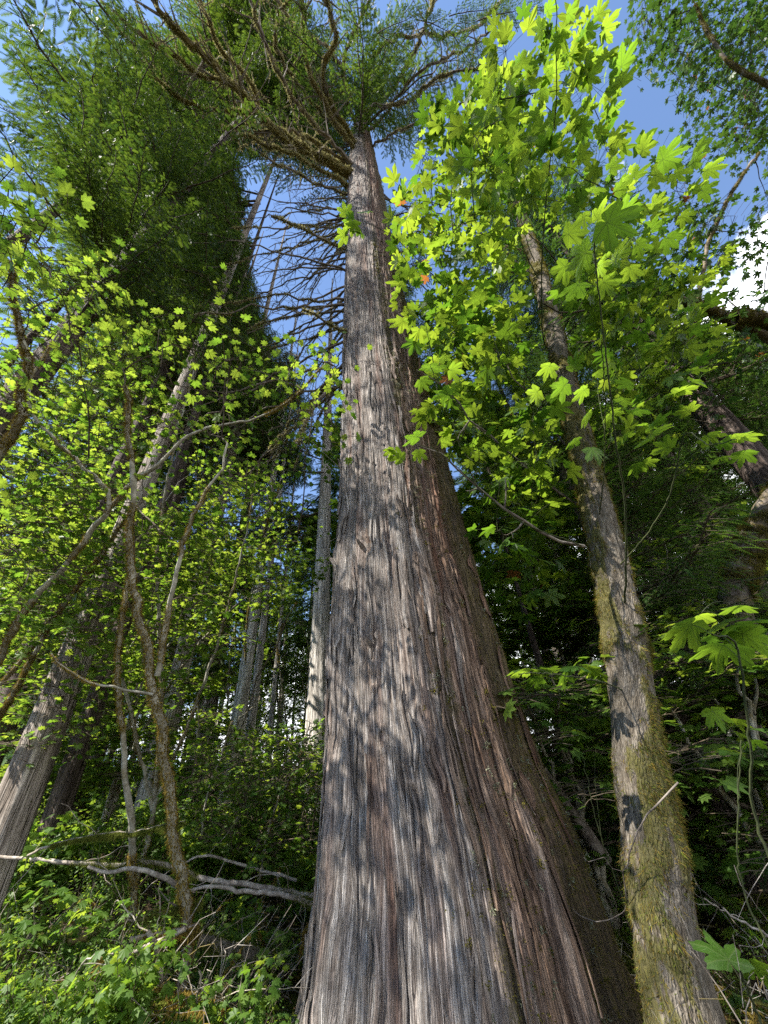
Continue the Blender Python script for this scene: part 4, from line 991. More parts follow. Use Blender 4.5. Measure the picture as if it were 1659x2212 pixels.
sapling('broadleaf_shrub', 'small group of green leaves halfway down the right edge', True, [(1600, 1900), (1600, 1600)], 2.6, 2.6, .007, .004, U7, 80)
U8 = [(1552, 2040, 120), (1635, 2085, 84), (1458, 2022, 34), (1600, 2150, 60), (1650, 2030, 60)]
sapling('broadleaf_shrub', 'one broad fresh green leaf beside smaller ones in the lower right corner', True, [(1640, 2200), (1600, 2100)], 2.0, 1.9, .008, .005, U8, 81)
U9 = [(1240, 1595, 46), (1210, 1610, 34), (1290, 1610, 40), (1180, 1600, 30), (1130, 1520, 40), (1250, 1545, 36)]
sapling('broadleaf_shrub', 'little spray of leaves in the dark gap beside the giant trunk', True, [(1330, 1900), (1290, 1780), (1260, 1640)], 3.2, 3.3, .006, .003, U9, 82)

# --- maple high at the upper right with small leaves darkened in colour for shade, thick mossy limbs
mt = at_R(1800, 1640, 9.0); mb = gnd(mt)
top = [mb, mb + [0, 0, 4], at_R(1790, 850, 9.2), at_R(1800, 300, 9.0), at_R(1790, -50, 9)]
cen = np.vstack([in_poly([(1380, -40), (1680, -40), (1680, 330), (1560, 330), (1480, 180), (1390, 120)], 190, 11, 16, q),
                 in_poly([(1470, 450), (1680, 400), (1680, 560), (1560, 600)], 22, 9, 12, q),
                 in_poly([(1350, 620), (1500, 650), (1680, 620), (1680, 950), (1450, 900), (1400, 760)], 80, 8, 12, q),
                 in_poly([(1440, 300), (1560, 330), (1500, 640), (1440, 600)], 18, 9, 12, q)])
st = [(top, .28, .12), (px_path([(1800, 800), (1600, 700), (1450, 640), (1340, 625)], 9, 9), .14, .08), (px_path([(1800, 740), (1650, 690), (1590, 685)], 8.5, 8.5), .16, .13),
      (px_path([(1490, 760), (1530, 530), (1590, 400), (1640, 330)], 9, 10), .05, .03), (px_path([(1700, 200), (1580, 140), (1530, 70), (1500, 10)], 11, 12), .07, .03)]
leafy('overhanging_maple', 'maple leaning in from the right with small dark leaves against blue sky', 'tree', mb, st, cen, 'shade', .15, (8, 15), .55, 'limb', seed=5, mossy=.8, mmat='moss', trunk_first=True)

# --- vine maples on the left
def shades_cedar(c, q):
    t = np.linspace(0, 14, 80)[None, :, None]; L = c[:, None, :] - TO_SUN[None, None, :] * t
    d = np.hypot(L[..., 0] - trunk_x(L[..., 2]), L[..., 1] - YT)
    hit = ((d < trunk_r(L[..., 2]) + .15) & (L[..., 2] > 0) & (L[..., 2] < 10)).any(1)
    return hit & (q.random(len(c)) < .84)
def vm(label, stems, polys, seed, mossy=.6, size=.092, D=(4, 6), name='vine_maple', **k):
    q = np.random.default_rng(seed); ss = []
    for (pts, d0, d1, r0, r1) in stems: ss.append((px_path(pts, d0, d1), r0, r1))
    c = np.vstack([in_poly(p, n, d0, d1, q) for p, n, d0, d1 in polys]) if polys else []
    if len(c): c = c[~shades_cedar(c, q)]
    base = gnd(ss[0][0][0]); ss[0][0].insert(0, base)
    return leafy(name, label, 'tree', base, ss, c, 'vine', size, seed=seed, mossy=mossy, **k)
vm('vine maple with the stoutest moss ringed stem on the left slope', [([(405, 2030), (400, 1950), (385, 1860), (375, 1800), (365, 1700), (355, 1620), (340, 1530), (325, 1480), (320, 1420), (300, 1330), (285, 1250), (280, 1170), (290, 1080), (285, 1000), (275, 900), (273, 835)], 3.9, 4.3, .055, .022),
    ([(340, 1460), (355, 1380), (375, 1260), (400, 1160), (440, 1070), (480, 1010), (490, 960)], 4.1, 4.6, .03, .012), ([(330, 1500), (230, 1480), (170, 1460), (110, 1410)], 4.0, 3.7, .014, .006)],
    [([(200, 700), (480, 650), (560, 900), (520, 1150), (380, 1250), (230, 1200)], 180, 4.2, 6.5), ([(250, 1150), (450, 1150), (470, 1420), (330, 1480), (230, 1400)], 57, 4.5, 6.5)], 571, mossy=.7)
vm('slender vine maple stem with moss rings left of the stoutest one', [([(288, 1990), (285, 1830), (283, 1780), (275, 1700), (270, 1640), (262, 1560), (255, 1480), (260, 1400), (268, 1300), (275, 1250)], 4.4, 4.8, .040, .022)],
    [([(60, 1000), (330, 1050), (330, 1300), (200, 1400), (60, 1300)], 142, 4.5, 7)], 573, mossy=.8)
vm('vine maple sweeping in a long arch up to the right over the slope', [([(-60, 1560), (0, 1415), (60, 1310), (150, 1210), (210, 1130), (280, 1050), (350, 1000), (415, 935), (500, 915), (600, 885), (700, 790)], 4.6, 5.6, .06, .010), ([(230, 1110), (230, 1060), (150, 980), (75, 900), (60, 850), (90, 780), (140, 700)], 4.9, 5.4, .03, .010)],
    [([(20, 420), (230, 560), (330, 700), (300, 900), (100, 900), (0, 800)], 228, 4.5, 7), ([(400, 800), (720, 740), (740, 900), (620, 1050), (430, 1000)], 114, 4.8, 7)], 575, mossy=.5)
vm('crooked mossy vine maple with glowing leaves at the far left edge', [([(-160, 1300), (-80, 1100), (0, 985), (35, 920), (50, 880), (45, 850), (60, 790), (40, 700), (20, 560)], 4.4, 4.8, .09, .02)],
    [([(-20, 560), (100, 600), (260, 850), (250, 1000), (120, 1200), (-20, 1200)], 228, 4.0, 6.0), ([(-20, 430), (120, 480), (260, 640), (250, 1250), (-20, 1300)], 190, 4.0, 6.4), ([(-20, 430), (120, 480), (160, 600), (0, 640)], 49, 3.4, 4.6)], 577, mossy=.7)
vm('leaning bare stemmed vine maple at the lower left edge', [([(-60, 1650), (40, 1480), (120, 1330), (200, 1230), (250, 1150), (300, 1090)], 5.2, 5.8, .05, .015), ([(0, 1480), (100, 1360), (180, 1250), (260, 1130)], 5.6, 5.9, .03, .012)],
    [([(-20, 1150), (200, 1200), (260, 1400), (220, 1600), (60, 1650), (-20, 1560)], 161, 5, 7.5)], 579, mossy=.8)
vm('bushy vine maple filling the middle distance left of the giant cedar', [([(560, 1800), (550, 1600), (530, 1400), (560, 1200), (600, 1050)], 17, 9.5, .05, .015), ([(600, 1800), (620, 1600), (600, 1400), (640, 1300)], 17, 9.5, .04, .015)],
    [([(430, 1050), (620, 1000), (640, 1200), (560, 1250), (430, 1250)], 110, 8, 12), ([(400, 1600), (700, 1600), (700, 1780), (420, 1800)], 100, 7, 11)], 581, mossy=.4, size=.10)
vm('tall vine maple standing behind the moss ringed stems with finer darker leaves', [([(330, 1750), (350, 1500), (340, 1200), (380, 950), (420, 800)], 7, 8, .05, .012), ([(330, 1750), (450, 1450), (520, 1200), (560, 1000)], 7, 8, .035, .01), ([(330, 1750), (250, 1400), (180, 1100), (120, 900)], 7, 8, .035, .01)],
    [([(180, 650), (450, 600), (700, 760), (700, 1100), (560, 1400), (250, 1400), (120, 1100)], 300, 6.4, 10), ([(0, 900), (200, 900), (220, 1500), (0, 1500)], 80, 6.4, 9)], 308, mossy=.4)
vm('low spreading vine maple in front of the pale trunks', [([(430, 1900), (440, 1750), (470, 1650), (500, 1560)], 6.5, 7, .03, .01), ([(560, 1900), (590, 1760), (640, 1650), (670, 1560)], 6.5, 7, .03, .01)],
    [([(390, 1600), (690, 1560), (690, 1850), (400, 1850)], 209, 5.6, 8.5)], 583, mossy=.3, size=.09)
# understory maples deeper in the wood (leaves a few pixels across)
def understory(px, py, R, H, n, label, seed, meshes=SPRAYS, s=(1.0, 1.7)):
    q = np.random.default_rng(seed); p = gnd(at_R(px, py, R)); t = thing('understory_maple', label, 'tree', p)
    for k in range(4):
        a = q.uniform(0, 6.28); P = resample(np.array([[0, 0, 0], [.3 * math.cos(a), .3 * math.sin(a), H * .4], [H * .22 * math.cos(a), H * .22 * math.sin(a), H * .75], [H * .42 * math.cos(a), H * .42 * math.sin(a), H * .95]]), 20, .04, q)
        b = MB(); V, F, uv = tube(P, np.linspace(.05, .012, 20), 6); b.add(V, F, 0, .5, uv, .6); put('stem', b.build('stem', ['vine_bark']), t)
        for j in range(n // 4):
            c = P[q.integers(4, 20)]; a2 = q.uniform(0, 6.28); sc_ = q.uniform(*s)
            put('branch', meshes[q.integers(3)], t, Matrix.Translation(c + q.normal(0, .15, 3)) @ Matrix.Rotation(a2, 4, 'Z') @ Matrix.Rotation(-q.uniform(-.2, .4), 4, 'Y') @ Matrix.Diagonal((sc_, sc_, sc_, 1)))
for k, (px, R, H, n, lab) in enumerate([(60, 11, 6, 60, 'understory maple behind the sunlit trunk at the left'), (250, 12, 7, 70, 'understory maple behind the moss ringed stems'), (420, 15, 3.5, 30, 'understory maple in front of the pale grey cedar trunk'),
        (620, 13, 3, 36, 'understory maple at the foot of the straight brown trunk'), (1080, 14, 7, 60, 'understory maple glimpsed right behind the giant trunk'), (1180, 20, 10, 60, 'understory maple against the bright sky in the right gap'),
        (1330, 15, 8, 70, 'understory maple behind the mossy trunk'), (1560, 10, 4, 50, 'understory maple under the layered hemlock'), (330, 20, 9, 60, 'taller understory maple deep in the left wood'), (700, 22, 9, 60, 'understory maple hidden low beside the giant cedar'), (480, 19, 8, 70, 'understory maple behind the pale grey cedar trunk'), (600, 24, 10, 70, 'understory maple far behind the thin pale pole'), (160, 16, 9, 70, 'understory maple between the leaning trunk and the dark wood'), (395, 27, 11, 70, 'distant understory maple on the left slope'), (540, 30, 10, 60, 'most distant understory maple on the left slope'), (1600, 7.5, 3.2, 50, 'low understory maple at the right edge over the debris'), (1235, 7, 3, 44, 'low understory maple in the gap between the two big trunks'), (1530, 12, 6, 60, 'understory maple behind the debris at the right')]):
    understory(px, 1690, R, H, n, lab, 600 + k)
for k, (px, R, H, n, lab) in enumerate([(1060, 12, 13, 70, 'pale green maple rising in the gap behind the giant cedar'), (1300, 13, 15, 80, 'tall maple with leaves spread behind the mossy trunk'), (1480, 14, 13, 70, 'maple behind the hemlock at the right')]):
    understory(px, 1690, R, H, n, lab, 640 + k, MSPRAYS, (1.2, 2.0))

# ------------------------------------------------------------------ unseen cedars added behind the viewer only to shade the scene
for k, (x, y, H, z0, nb, s) in enumerate([(-4, -15, 34, 12, 50, 1.3), (-7.2, -3.6, 28, 13, 30, 1.05)]):
    t = thing('cedar_tree', ['tall cedar of the stand straight behind the viewer', 'slimmer cedar close behind the viewer'][k], 'tree', (x, y, float(gh(x, y)) - .2))
    put('trunk', ftr, t); add_boughs(t, 0, 0, z0, H, nb, BOUGHS, s, .5, q)

# ------------------------------------------------------------------ forest floor
def log(label, pts, D0, D1, r0, r1, name='fallen_log', mossy=0.0, seed=0, mat='dead_wood', twigs=3, mmat='gold_moss', hang=.8, mlen=.045):
    P = px_path(pts, D0, D1); q = np.random.default_rng(seed)
    base = np.array(P[0]); t = thing(name, label, 'fallen branch' if r0 < .05 else 'log', base)
    m = max(14, int(np.linalg.norm(np.diff(np.array(P), axis=0), axis=1).sum() * 14)); Q = resample(P, m, .005, q) - base; R = np.linspace(r0, r1, m) * (1 + .05 * q.standard_normal(m))
    b = MB(); V, F, uv = tube(Q, R, 10); b.add(V, F, 0, .5, uv, mossy * .6 + .15); put('wood', b.build('wood', [mat]), t)
    if mossy:
        n = int(np.linalg.norm(Q[-1]) * 12000 * mossy); pp, nn = tube_points(Q, R, n, q, 0, 1, .3); k = vn(pp[:, 0] * 2.5, pp[:, 1] * 2.5 + 4, seed) < .25 + .6 * mossy
        b = MB(); fur(b, pp[k], nn[k], q, mlen * (.5 + 1.1 * vn(pp[k][:, 0] * 9, pp[k][:, 2] * 9 + pp[k][:, 1] * 9, 5))[:, None], .0028, 0, hang); tag(put('moss', b.build('moss', [mmat], False), t), kind='stuff')
    for j in range(twigs):
        a = Q[q.integers(2, m)]; d = nrm(q.normal(0, 1, 3) + [0, 0, .3]); L = q.uniform(.2, .7); s = np.linspace(0, 1, 6)[:, None]
        b = MB(); V, F, uv = tube(a + d * L * s + q.normal(0, .03, (6, 3)) * s, np.linspace(r0 * .25, .003, 6), 5); b.add(V, F, 0, .5, uv); put('branch_stub', b.build('branch_stub', [mat]), t)
log('long pale fallen pole running from the left edge to the giant cedar', [(-40, 1850), (60, 1855), (130, 1862), (250, 1868), (300, 1860), (370, 1872), (440, 1898), (520, 1908), (600, 1922), (700, 1940)], 4.6, 4.6, .018, .030, seed=1, mossy=.45, mlen=.022, mmat='green_moss', twigs=5)
log('brown fallen pole ending under the long pale one at the giant cedar', [(380, 1935), (450, 1915), (520, 1925), (600, 1932), (700, 1960)], 4.3, 4.4, .014, .030, seed=2, mossy=.45, mlen=.022, mmat='green_moss')
log('short pale broken branch below the long pole', [(190, 1872), (235, 1884), (280, 1876), (330, 1888), (392, 1912)], 4.2, 4.2, .016, .026, seed=3, mossy=.45, mlen=.022, mmat='green_moss')
log('green brown mossy log climbing from the left edge', [(-60, 2110), (0, 2078), (100, 2045), (200, 2020), (290, 1990), (390, 1965), (440, 1950)], 3.5, 4.0, .048, .02, mossy=.9, seed=4, mlen=.03, mat='limb', mmat='green_moss')
log('moss draped branch held level above the long pole', [(60, 1848), (110, 1825), (180, 1808), (240, 1800), (300, 1795), (360, 1782), (400, 1775)], 4.0, 4.0, .012, .010, name='fallen_branch', mossy=.7, seed=5, mlen=.045, hang=1.8, mmat='green_moss')
log('thin bleached branch below the mossy log', [(150, 2140), (200, 2100), (260, 2070), (330, 2040), (400, 2010)], 3.3, 3.5, .012, .02, name='fallen_branch', seed=6)
log('curved bleached twig over the lower left undergrowth', [(150, 2130), (180, 2080), (210, 2060), (245, 2060)], 2.9, 2.9, .006, .004, name='fallen_branch', seed=7)
log('broken mossy snag leaning under the stoutest vine maple', [(365, 2230), (350, 2140), (345, 2080), (340, 2050), (320, 2010)], 3.3, 3.3, .026, .018, name='broken_snag', mossy=.5, seed=8, mlen=.03)
log('bare pale shoot standing in the bottom undergrowth', [(425, 2240), (425, 2160), (435, 2120), (430, 2100)], 3.0, 3.0, .012, .006, name='fallen_branch', seed=9)
log('reddish rotten log lying low beside the giant cedar', [(430, 2030), (470, 2040), (540, 2060), (600, 2085)], 4.2, 4.2, .05, .07, mossy=.5, seed=10, mmat='green_moss', mat='limb', mlen=.03)
log('mossy root crossing at the foot of the stoutest vine maple', [(280, 2030), (340, 2020), (400, 2010), (430, 2000)], 3.7, 3.9, .022, .03, name='fallen_branch', mossy=.8, seed=11, mlen=.08, hang=1.8)
log('pale arched dead branch above the fallen poles', [(395, 1865), (430, 1850), (470, 1852), (530, 1870), (600, 1890), (640, 1900)], 5.6, 5.6, .014, .02, name='fallen_branch', seed=12)
log('dark fallen bough slanting through the right debris', [(1445, 1680), (1500, 1700), (1580, 1730), (1700, 1790)], 5.0, 5.2, .03, .04, name='fallen_branch', seed=13, mat='twig', twigs=8)
log('second dark bough under the first in the right debris', [(1450, 1720), (1520, 1760), (1600, 1770), (1700, 1765)], 5.4, 5.2, .02, .03, name='fallen_branch', seed=14, mat='twig', twigs=8)
log('yellowish bent stick at the right edge', [(1560, 1960), (1590, 1985), (1640, 2010), (1700, 2035)], 3.0, 2.9, .006, .010, name='fallen_branch', seed=15)
log('pale stick poking out behind the mossy maple', [(1520, 1940), (1560, 1965), (1605, 1985)], 3.2, 3.2, .006, .004, name='fallen_branch', seed=16, twigs=5)
log('looping thin vine hanging in front of the mossy maple', [(1465, 1690), (1410, 1750), (1370, 1810), (1350, 1870), (1352, 1930), (1370, 1975)], 2.9, 2.9, .007, .003, name='hanging_vine', seed=17, twigs=1, mat='limb')
log('slack thin vine curving between cedar and mossy maple', [(1235, 1960), (1260, 1985), (1300, 1990), (1340, 1975), (1360, 1950)], 3.1, 3.0, .004, .003, name='hanging_vine', seed=18, twigs=0, mat='limb')
log('brown rotten log in the gap right of the giant cedar', [(1170, 1660), (1210, 1720), (1260, 1790), (1310, 1860)], 5.0, 4.6, .06, .08, seed=19, mossy=.4, mmat='green_moss', mat='limb')

rsg = np.random.default_rng(1234)
def floor_px(x0, x1, y0, y1, n, rmin, rmax, xlim=None):
    out = []
    while len(out) < n:
        a = rsg.uniform(-0.95, 0.95); R = rmin + (rmax - rmin) * rsg.random() ** 1.1
        X, Y = R * math.sin(a), R * math.cos(a)
        if math.hypot(X - float(trunk_x(0)), Y - YT) < 1.5: continue
        px, py, z = project(np.array([X, Y, float(gh(X, Y))]))
        if x0 < px[0] < x1 and y0 < py[0] < y1: out.append((X, Y))
    return out
# dead twigs tangled over the floor, both sides (small: one mesh)
b = MB()
for X, Y in floor_px(-100, 700, 1700, 2300, 300, 3.6, 8.5) + floor_px(1150, 1760, 1600, 2500, 150, 3.2, 9):
    L = rsg.uniform(.25, 1.1); a = rsg.uniform(0, 6.28); el = rsg.uniform(0, 1.0); d = np.array([math.cos(a) * math.cos(el), math.sin(a) * math.cos(el), math.sin(el)])
    s = np.linspace(0, 1, 6)[:, None]; P = np.array([X, Y, float(gh(X, Y)) + rsg.uniform(0, .3)]) + d * L * s + rsg.normal(0, .035, (6, 3)) * s + np.array([0, 0, -.3]) * L * s ** 2
    r = rsg.uniform(.002, .0065); V, F, uv = tube(P, np.linspace(r, r * .3, 6), 4); b.add(V, F, int(rsg.random() < .45), .5, uv, rsg.random() * .9)
    for w in range(2):
        if rsg.random() < .2 and w == 0:
            pp, nn = tube_points(P, r + .004, int(L * 260), rsg, .1, .8); fur(b, pp, nn, rsg, .035, .004, 2, 1.6)
        c = P[rsg.integers(1, 5)]; d2 = nrm(d + rsg.normal(0, .6, 3)); V, F, uv = tube(c + d2 * L * .4 * s[::2] + rsg.normal(0, .01, (3, 3)), [r * .5, r * .4, r * .2], 3); b.add(V, F, 0, .5, uv)
tag(put('dead_twigs', b.build('dead_twigs', ['dead_wood', 'limb', 'gold_moss'], False)), 'tangle of bleached dead twigs strewn over the forest floor', 'twigs', kind='stuff')
# moss cover and hanging moss tatters
b = MB(); n = 240000
R = 2.6 + 6 * rsg.random(n) ** 1.2; a = rsg.uniform(-.95, .9, n); X, Y = R * np.sin(a), R * np.cos(a)
k = fbm(X * .9 + 3, Y * .9, 33, 3) > .42; X, Y = X[k], Y[k]
P = np.stack([X, Y, gh(X, Y) + (fbm(X * 3.1, Y * 3.1, 9, 3) - .5) * .12], -1); N = np.tile([0, 0, 1.0], (len(P), 1))
fur(b, P, N, rsg, .034, .006, 0, 0)
tag(put('moss_carpet', b.build('moss_carpet', ['green_moss'], False)), 'yellow green moss carpet over the ground', 'moss', kind='stuff')
# dry leaf litter
b = MB(); n = 9000; R = 2.6 + 6 * rsg.random(n); a = rsg.uniform(-.95, .9, n); X, Y = R * np.sin(a), R * np.cos(a)
P = np.stack([X, Y, gh(X, Y) + (fbm(X * 3.1, Y * 3.1, 9, 3) - .5) * .12 + .02], -1)
V, F, r, uv = inst(L_LANC[0], L_LANC[1], frames(rsg.normal(0, 1, (n, 3)) * [1, 1, .3], np.array([0, 0, 1.0]) + rsg.normal(0, .4, (n, 3)), rsg.uniform(.03, .09, n)), P, rs=rsg); b.add(V, F, 0, r, uv)
tag(put('leaf_litter', b.build('leaf_litter', ['dry_leaf'], False)), 'brown fallen leaves and needles', 'leaf litter', kind='stuff')

# moss mounds
for k, (x, y, D, w, lab) in enumerate([(395, 2190, 3.2, .34, 'bright yellow moss mound at the bottom below the stout stem'), (470, 2050, 4.0, .30, 'green moss mound right of the stoutest stem'), (250, 2200, 3.1, .36, 'olive moss hummock at the bottom left'), (330, 2100, 3.6, .28, 'small moss cushion beside the broken snag'), (600, 2080, 4.6, .30, 'moss cushion near the left foot of the giant cedar'), (1560, 1860, 5.0, .6, 'dark mossy mound at the right edge'), (1270, 1850, 4.6, .4, 'shaded moss mound between the two trunks')]):
    c = gnd(at_D(x, y, D), -.02); t = thing('moss_mound', lab, 'moss', c); q = np.random.default_rng(k + 40)
    th, fi = np.meshgrid(np.linspace(0, 2 * math.pi, 25)[:-1], np.linspace(0, math.pi / 2, 9)); d = np.stack([np.cos(th) * np.cos(fi), np.sin(th) * np.cos(fi), np.sin(fi)], -1)
    rr = w * (1 + .5 * (fbm(d[..., 0] * 2 + k, d[..., 1] * 2 + d[..., 2] * 2 + 9, k, 3) - .5)); V = (d * rr[..., None] * [1, .9, .6]).reshape(-1, 3) - [0, 0, .05]
    i = np.arange(8)[:, None] * 24 + np.arange(24)[None]; j = np.arange(8)[:, None] * 24 + (np.arange(24)[None] + 1) % 24
    b = MB(); b.add(V, np.stack([i, j, j + 24, i + 24], -1).reshape(-1, 4)); put('mound', b.build('mound', ['ground']), t)
    idx = q.integers(0, len(V), 5000); b = MB(); fur(b, V[idx] + q.normal(0, .02, (5000, 3)), nrm(V[idx] + [0, 0, .1]), q, .05, .006, 0, .3)
    tag(put('moss', b.build('moss', ['green_moss' if k != 0 else 'gold_moss'], False), t), kind='stuff')

# shrubs and ground plants: protos instanced by one geometry-nodes object (nobody could count them)
def shrub(seed, H, n, lf, size, mat):
    q = np.random.default_rng(seed); b = MB(); D, N, S, T = [], [], [], []
    for k in range(7):
        a = q.uniform(0, 6.28); P = resample(np.array([[0, 0, 0], [.15 * math.cos(a), .15 * math.sin(a), H * .5], [H * .45 * math.cos(a), H * .45 * math.sin(a), H * q.uniform(.7, 1.05)]]), 8, .02, q)
        V, F, uv = tube(P, np.linspace(.008, .002, 8), 3); b.add(V, F, 0, .5, uv)
        for j in range(n // 7):
            u = q.integers(3, 8); aa = q.uniform(0, 6.28); o_ = np.array([math.cos(aa), math.sin(aa), q.normal(0, .3)]) * q.uniform(.05, .28) * H
            T.append(P[u] + o_); D.append(o_ + [0, 0, -.05]); N.append(np.array([0, 0, 1.0]) + q.normal(0, .35, 3)); S.append(size * q.uniform(.6, 1.2))
    V, F, r, uv = inst(lf[0], lf[1], frames(np.array(D), np.array(N), np.array(S)), np.array(T), rs=q); b.add(V, F, 1, r, uv)
    return b.build('shrub_leaves', ['twig', mat], False)
def fern_frond(L=0.75, seed=0):
    V, F = [], []; n = 20
    ax = lambda t: np.array([L * t * .85, 0, L * (.75 * t - .75 * t * t)])
    for i in range(n):
        t = .08 + .92 * i / n; p = ax(t); w = L * .17 * math.sin(min(1, t * 2.6 + .25) * math.pi / 2) * (1.04 - t) ** .7
        for s in (1, -1):
            k = len(V); V += [p + [-.011, 0, 0], p + [.05 * w / .1 * .3, s * w, -.2 * w], p + [.014, 0, 0]]; F.append([k, k + 1, k + 2])
    b = MB(); b.add(np.array(V), np.array(F), 0, seed * .3)
    V, F, uv = tube(np.array([ax(t) for t in np.linspace(0, 1, 8)]), .003, 3); b.add(V, F, 0, .3, uv)
    return b.build('frond', ['fern_leaf'], False)
protos = [shrub(1, .8, 150, L_LOW, .085, 'vine_leaf'), shrub(2, .55, 120, L_LOW, .07, 'vine_leaf'), shrub(3, .9, 260, L_LANC, .05, 'vine_leaf'), shrub(4, .35, 50, L_LOW, .07, 'vine_leaf')]
pc = bpy.data.collections.new('undergrowth_kinds')
for k, me in enumerate(protos):
    o = bpy.data.objects.new('shrub_kind', me); pc.objects.link(o)
names = sorted(o.name for o in pc.objects)
def scatter(name, pts, rot, scl, idx, coll):
    me = bpy.data.meshes.new(name); me.vertices.add(len(pts)); me.vertices.foreach_set('co', np.asarray(pts, np.float32).ravel())
    a = me.attributes.new('rot', 'FLOAT_VECTOR', 'POINT'); a.data.foreach_set('vector', np.asarray(rot, np.float32).ravel())
    a = me.attributes.new('scl', 'FLOAT', 'POINT'); a.data.foreach_set('value', np.asarray(scl, np.float32))
    a = me.attributes.new('idx', 'INT', 'POINT'); a.data.foreach_set('value', np.asarray(idx, np.int32))
    o = put(name, me); ng = bpy.data.node_groups.new(name, 'GeometryNodeTree')
    ng.interface.new_socket('Geometry', in_out='INPUT', socket_type='NodeSocketGeometry'); ng.interface.new_socket('Geometry', in_out='OUTPUT', socket_type='NodeSocketGeometry')
    N, Lk = ng.nodes, ng.links; gi, go = N.new('NodeGroupInput'), N.new('NodeGroupOutput'); ci = N.new('GeometryNodeCollectionInfo')
    ci.inputs['Collection'].default_value = coll; ci.inputs['Separate Children'].default_value = True; ci.inputs['Reset Children'].default_value = True
    ip = N.new('GeometryNodeInstanceOnPoints'); ip.inputs['Pick Instance'].default_value = True
    def at(n, t):
        x = N.new('GeometryNodeInputNamedAttribute'); x.data_type = t; x.inputs['Name'].default_value = n; return [q for q in x.outputs if q.enabled and q.name == 'Attribute'][0]
    Lk.new(gi.outputs[0], ip.inputs['Points']); Lk.new(ci.outputs[0], ip.inputs['Instance']); Lk.new(at('rot', 'FLOAT_VECTOR'), ip.inputs['Rotation']); Lk.new(at('scl', 'FLOAT'), ip.inputs['Scale']); Lk.new(at('idx', 'INT'), ip.inputs['Instance Index'])
    Lk.new(ip.outputs[0], go.inputs[0]); md = o.modifiers.new('scatter', 'NODES'); md.node_group = ng
    return o
pts = floor_px(-100, 700, 1500, 2400, 260, 6.0, 22) + floor_px(-100, 700, 1850, 2600, 120, 3.0, 6.5) + floor_px(1080, 1760, 1500, 2400, 150, 5.0, 22) + floor_px(-200, 1800, 1400, 1800, 260, 18, 60)
pts = np.array([(x, y, float(gh(x, y)) - .03) for x, y in pts]); pts = pts[(fbm(pts[:, 0] * .9 + 5, pts[:, 1] * .9, 91, 3) > .44) | (np.hypot(pts[:, 0], pts[:, 1]) > 8)]; n = len(pts); rr = np.hypot(pts[:, 0], pts[:, 1])
scl = np.where(rr < 6, .62, np.where(rr < 9, .8, np.where(rr < 18, 1.15, 2.2))) * rsg.uniform(.7, 1.3, n); idx = np.where((rr < 4.6) | (rsg.random(n) < .15), 3, rsg.integers(0, 3, n))
tag(scatter('undergrowth', pts, np.stack([0 * rr, 0 * rr, rsg.uniform(0, 6.28, n)], -1), scl, idx, pc), 'dense leafy undergrowth covering the slope', 'undergrowth', kind='stuff')

# ferns
FRO = [fern_frond(.75, k) for k in range(3)]
for k, (x, y, D, s, lab) in enumerate([(668, 2205, 3.4, .75, 'sword fern at the left foot of the giant cedar'), (640, 1905, 5.4, .8, 'fern above the fallen poles beside the giant cedar'), (560, 1990, 4.8, .7, 'fern below the fallen poles'), (60, 1960, 4.5, .8, 'fern near the left edge below the long pole'), (500, 1860, 6.2, .9, 'fern behind the arched dead branch'), (1330, 1730, 6, .9, 'dark fern in the gap beside the mossy maple')]):
    c = gnd(at_D(x, y, D), 0); t = thing('sword_fern', lab, 'fern', c); q = np.random.default_rng(k)
    for j in range(13):
        a = j * .483 + q.normal(0, .1); ss = s * q.uniform(.7, 1.1); put('frond', FRO[j % 3], t, Matrix.Rotation(a, 4, 'Z') @ Matrix.Rotation(-q.uniform(-.2, .35), 4, 'Y') @ Matrix.Rotation(q.normal(0, .2), 4, 'X') @ Matrix.Diagonal((ss, ss, ss, 1)))
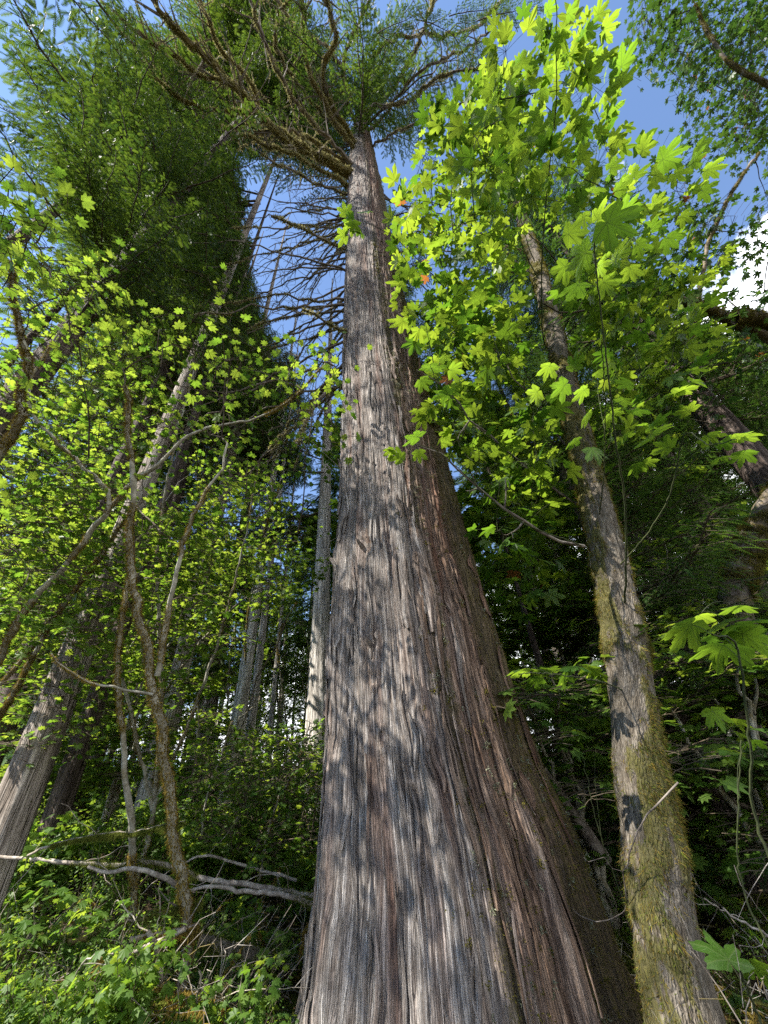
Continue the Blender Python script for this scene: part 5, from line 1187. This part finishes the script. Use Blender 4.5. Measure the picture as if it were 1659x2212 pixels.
# maple seedlings low on the left
for k, (x, y, D, n, lab) in enumerate([(110, 1905, 3.6, 12, 'bright maple seedling under the level mossy branch'), (165, 1925, 3.5, 9, 'drooping maple seedling left of the slender stem'), (60, 2000, 3.4, 14, 'thick maple seedling patch at the left edge above the mossy log'), (20, 2020, 3.3, 12, 'maple seedling touching the left edge'), (180, 1985, 3.4, 12, 'maple seedling just above the mossy log'), (230, 1975, 3.5, 9, 'maple seedling right above the mossy log end'), (300, 1960, 3.3, 8, 'darker maple seedling in front of the twig tangle'),
        (560, 1850, 4.8, 12, 'maple seedling above the brown fallen pole'), (680, 1870, 4.4, 5, 'little seedling against the giant trunk edge'), (540, 2070, 3.6, 8, 'pale seedling lower right of the stout stem'), (610, 2020, 4.0, 6, 'seedling beside the left foot of the giant cedar'), (440, 2180, 3.0, 8, 'seedling at the bottom below the stout stem'), (50, 2160, 2.8, 9, 'seedling in the bottom left corner'), (180, 2190, 2.8, 8, 'seedling at the bottom left of the snag'), (60, 1850, 4.4, 8, 'seedling above the left end of the long pole'), (520, 2200, 3.1, 7, 'small seedling low near the giant cedar foot')]):
    q = np.random.default_rng(700 + k); c = at_D(x, y, D); g = gnd(c); c[2] = max(c[2], g[2] + .15)
    t = thing('maple_seedling', lab, 'seedling', g); P = resample([g, g + (c - g) * .5 + [.02, .01, 0], c], 8, .005, q) - g
    b = MB(); V, F, uv = tube(P, np.linspace(.005, .002, 8), 4); b.add(V, F, 0, .5, uv); put('stem', b.build('stem', ['green_stem']), t)
    for j in range(n):
        a = q.uniform(0, 6.28); rr_ = .22 * q.uniform(.2, 1); o_ = np.array([math.cos(a) * rr_, math.sin(a) * rr_, q.uniform(-.1, .06)]); p = P[-1] + o_; sz = .085 * q.uniform(.7, 1.2)
        b = MB(); V, F, uv = tube(np.array([P[-2], P[-1] + o_ * .5, p]), .0013, 3); b.add(V, F, 0, .5, uv); put('leaf_stalk', b.build('leaf_stalk', ['green_stem']), t)
        m3 = frames((o_ * [1, 1, .2] + [0, 0, -.03])[None], (np.array([0, 0, 1.0]) + q.normal(0, .25, 3))[None], sz)[0]; m = Matrix.Identity(4)
        for i in range(3):
            for jj in range(3): m[i][jj] = m3[i][jj]
            m[i][3] = p[i]
        put('leaf', leafmesh('vine')[q.integers(8)], t, m)
print('triangles', sum(len(m.loops) - 2 * len(m.polygons) for m in bpy.data.meshes), 'objects', len(bpy.data.objects))
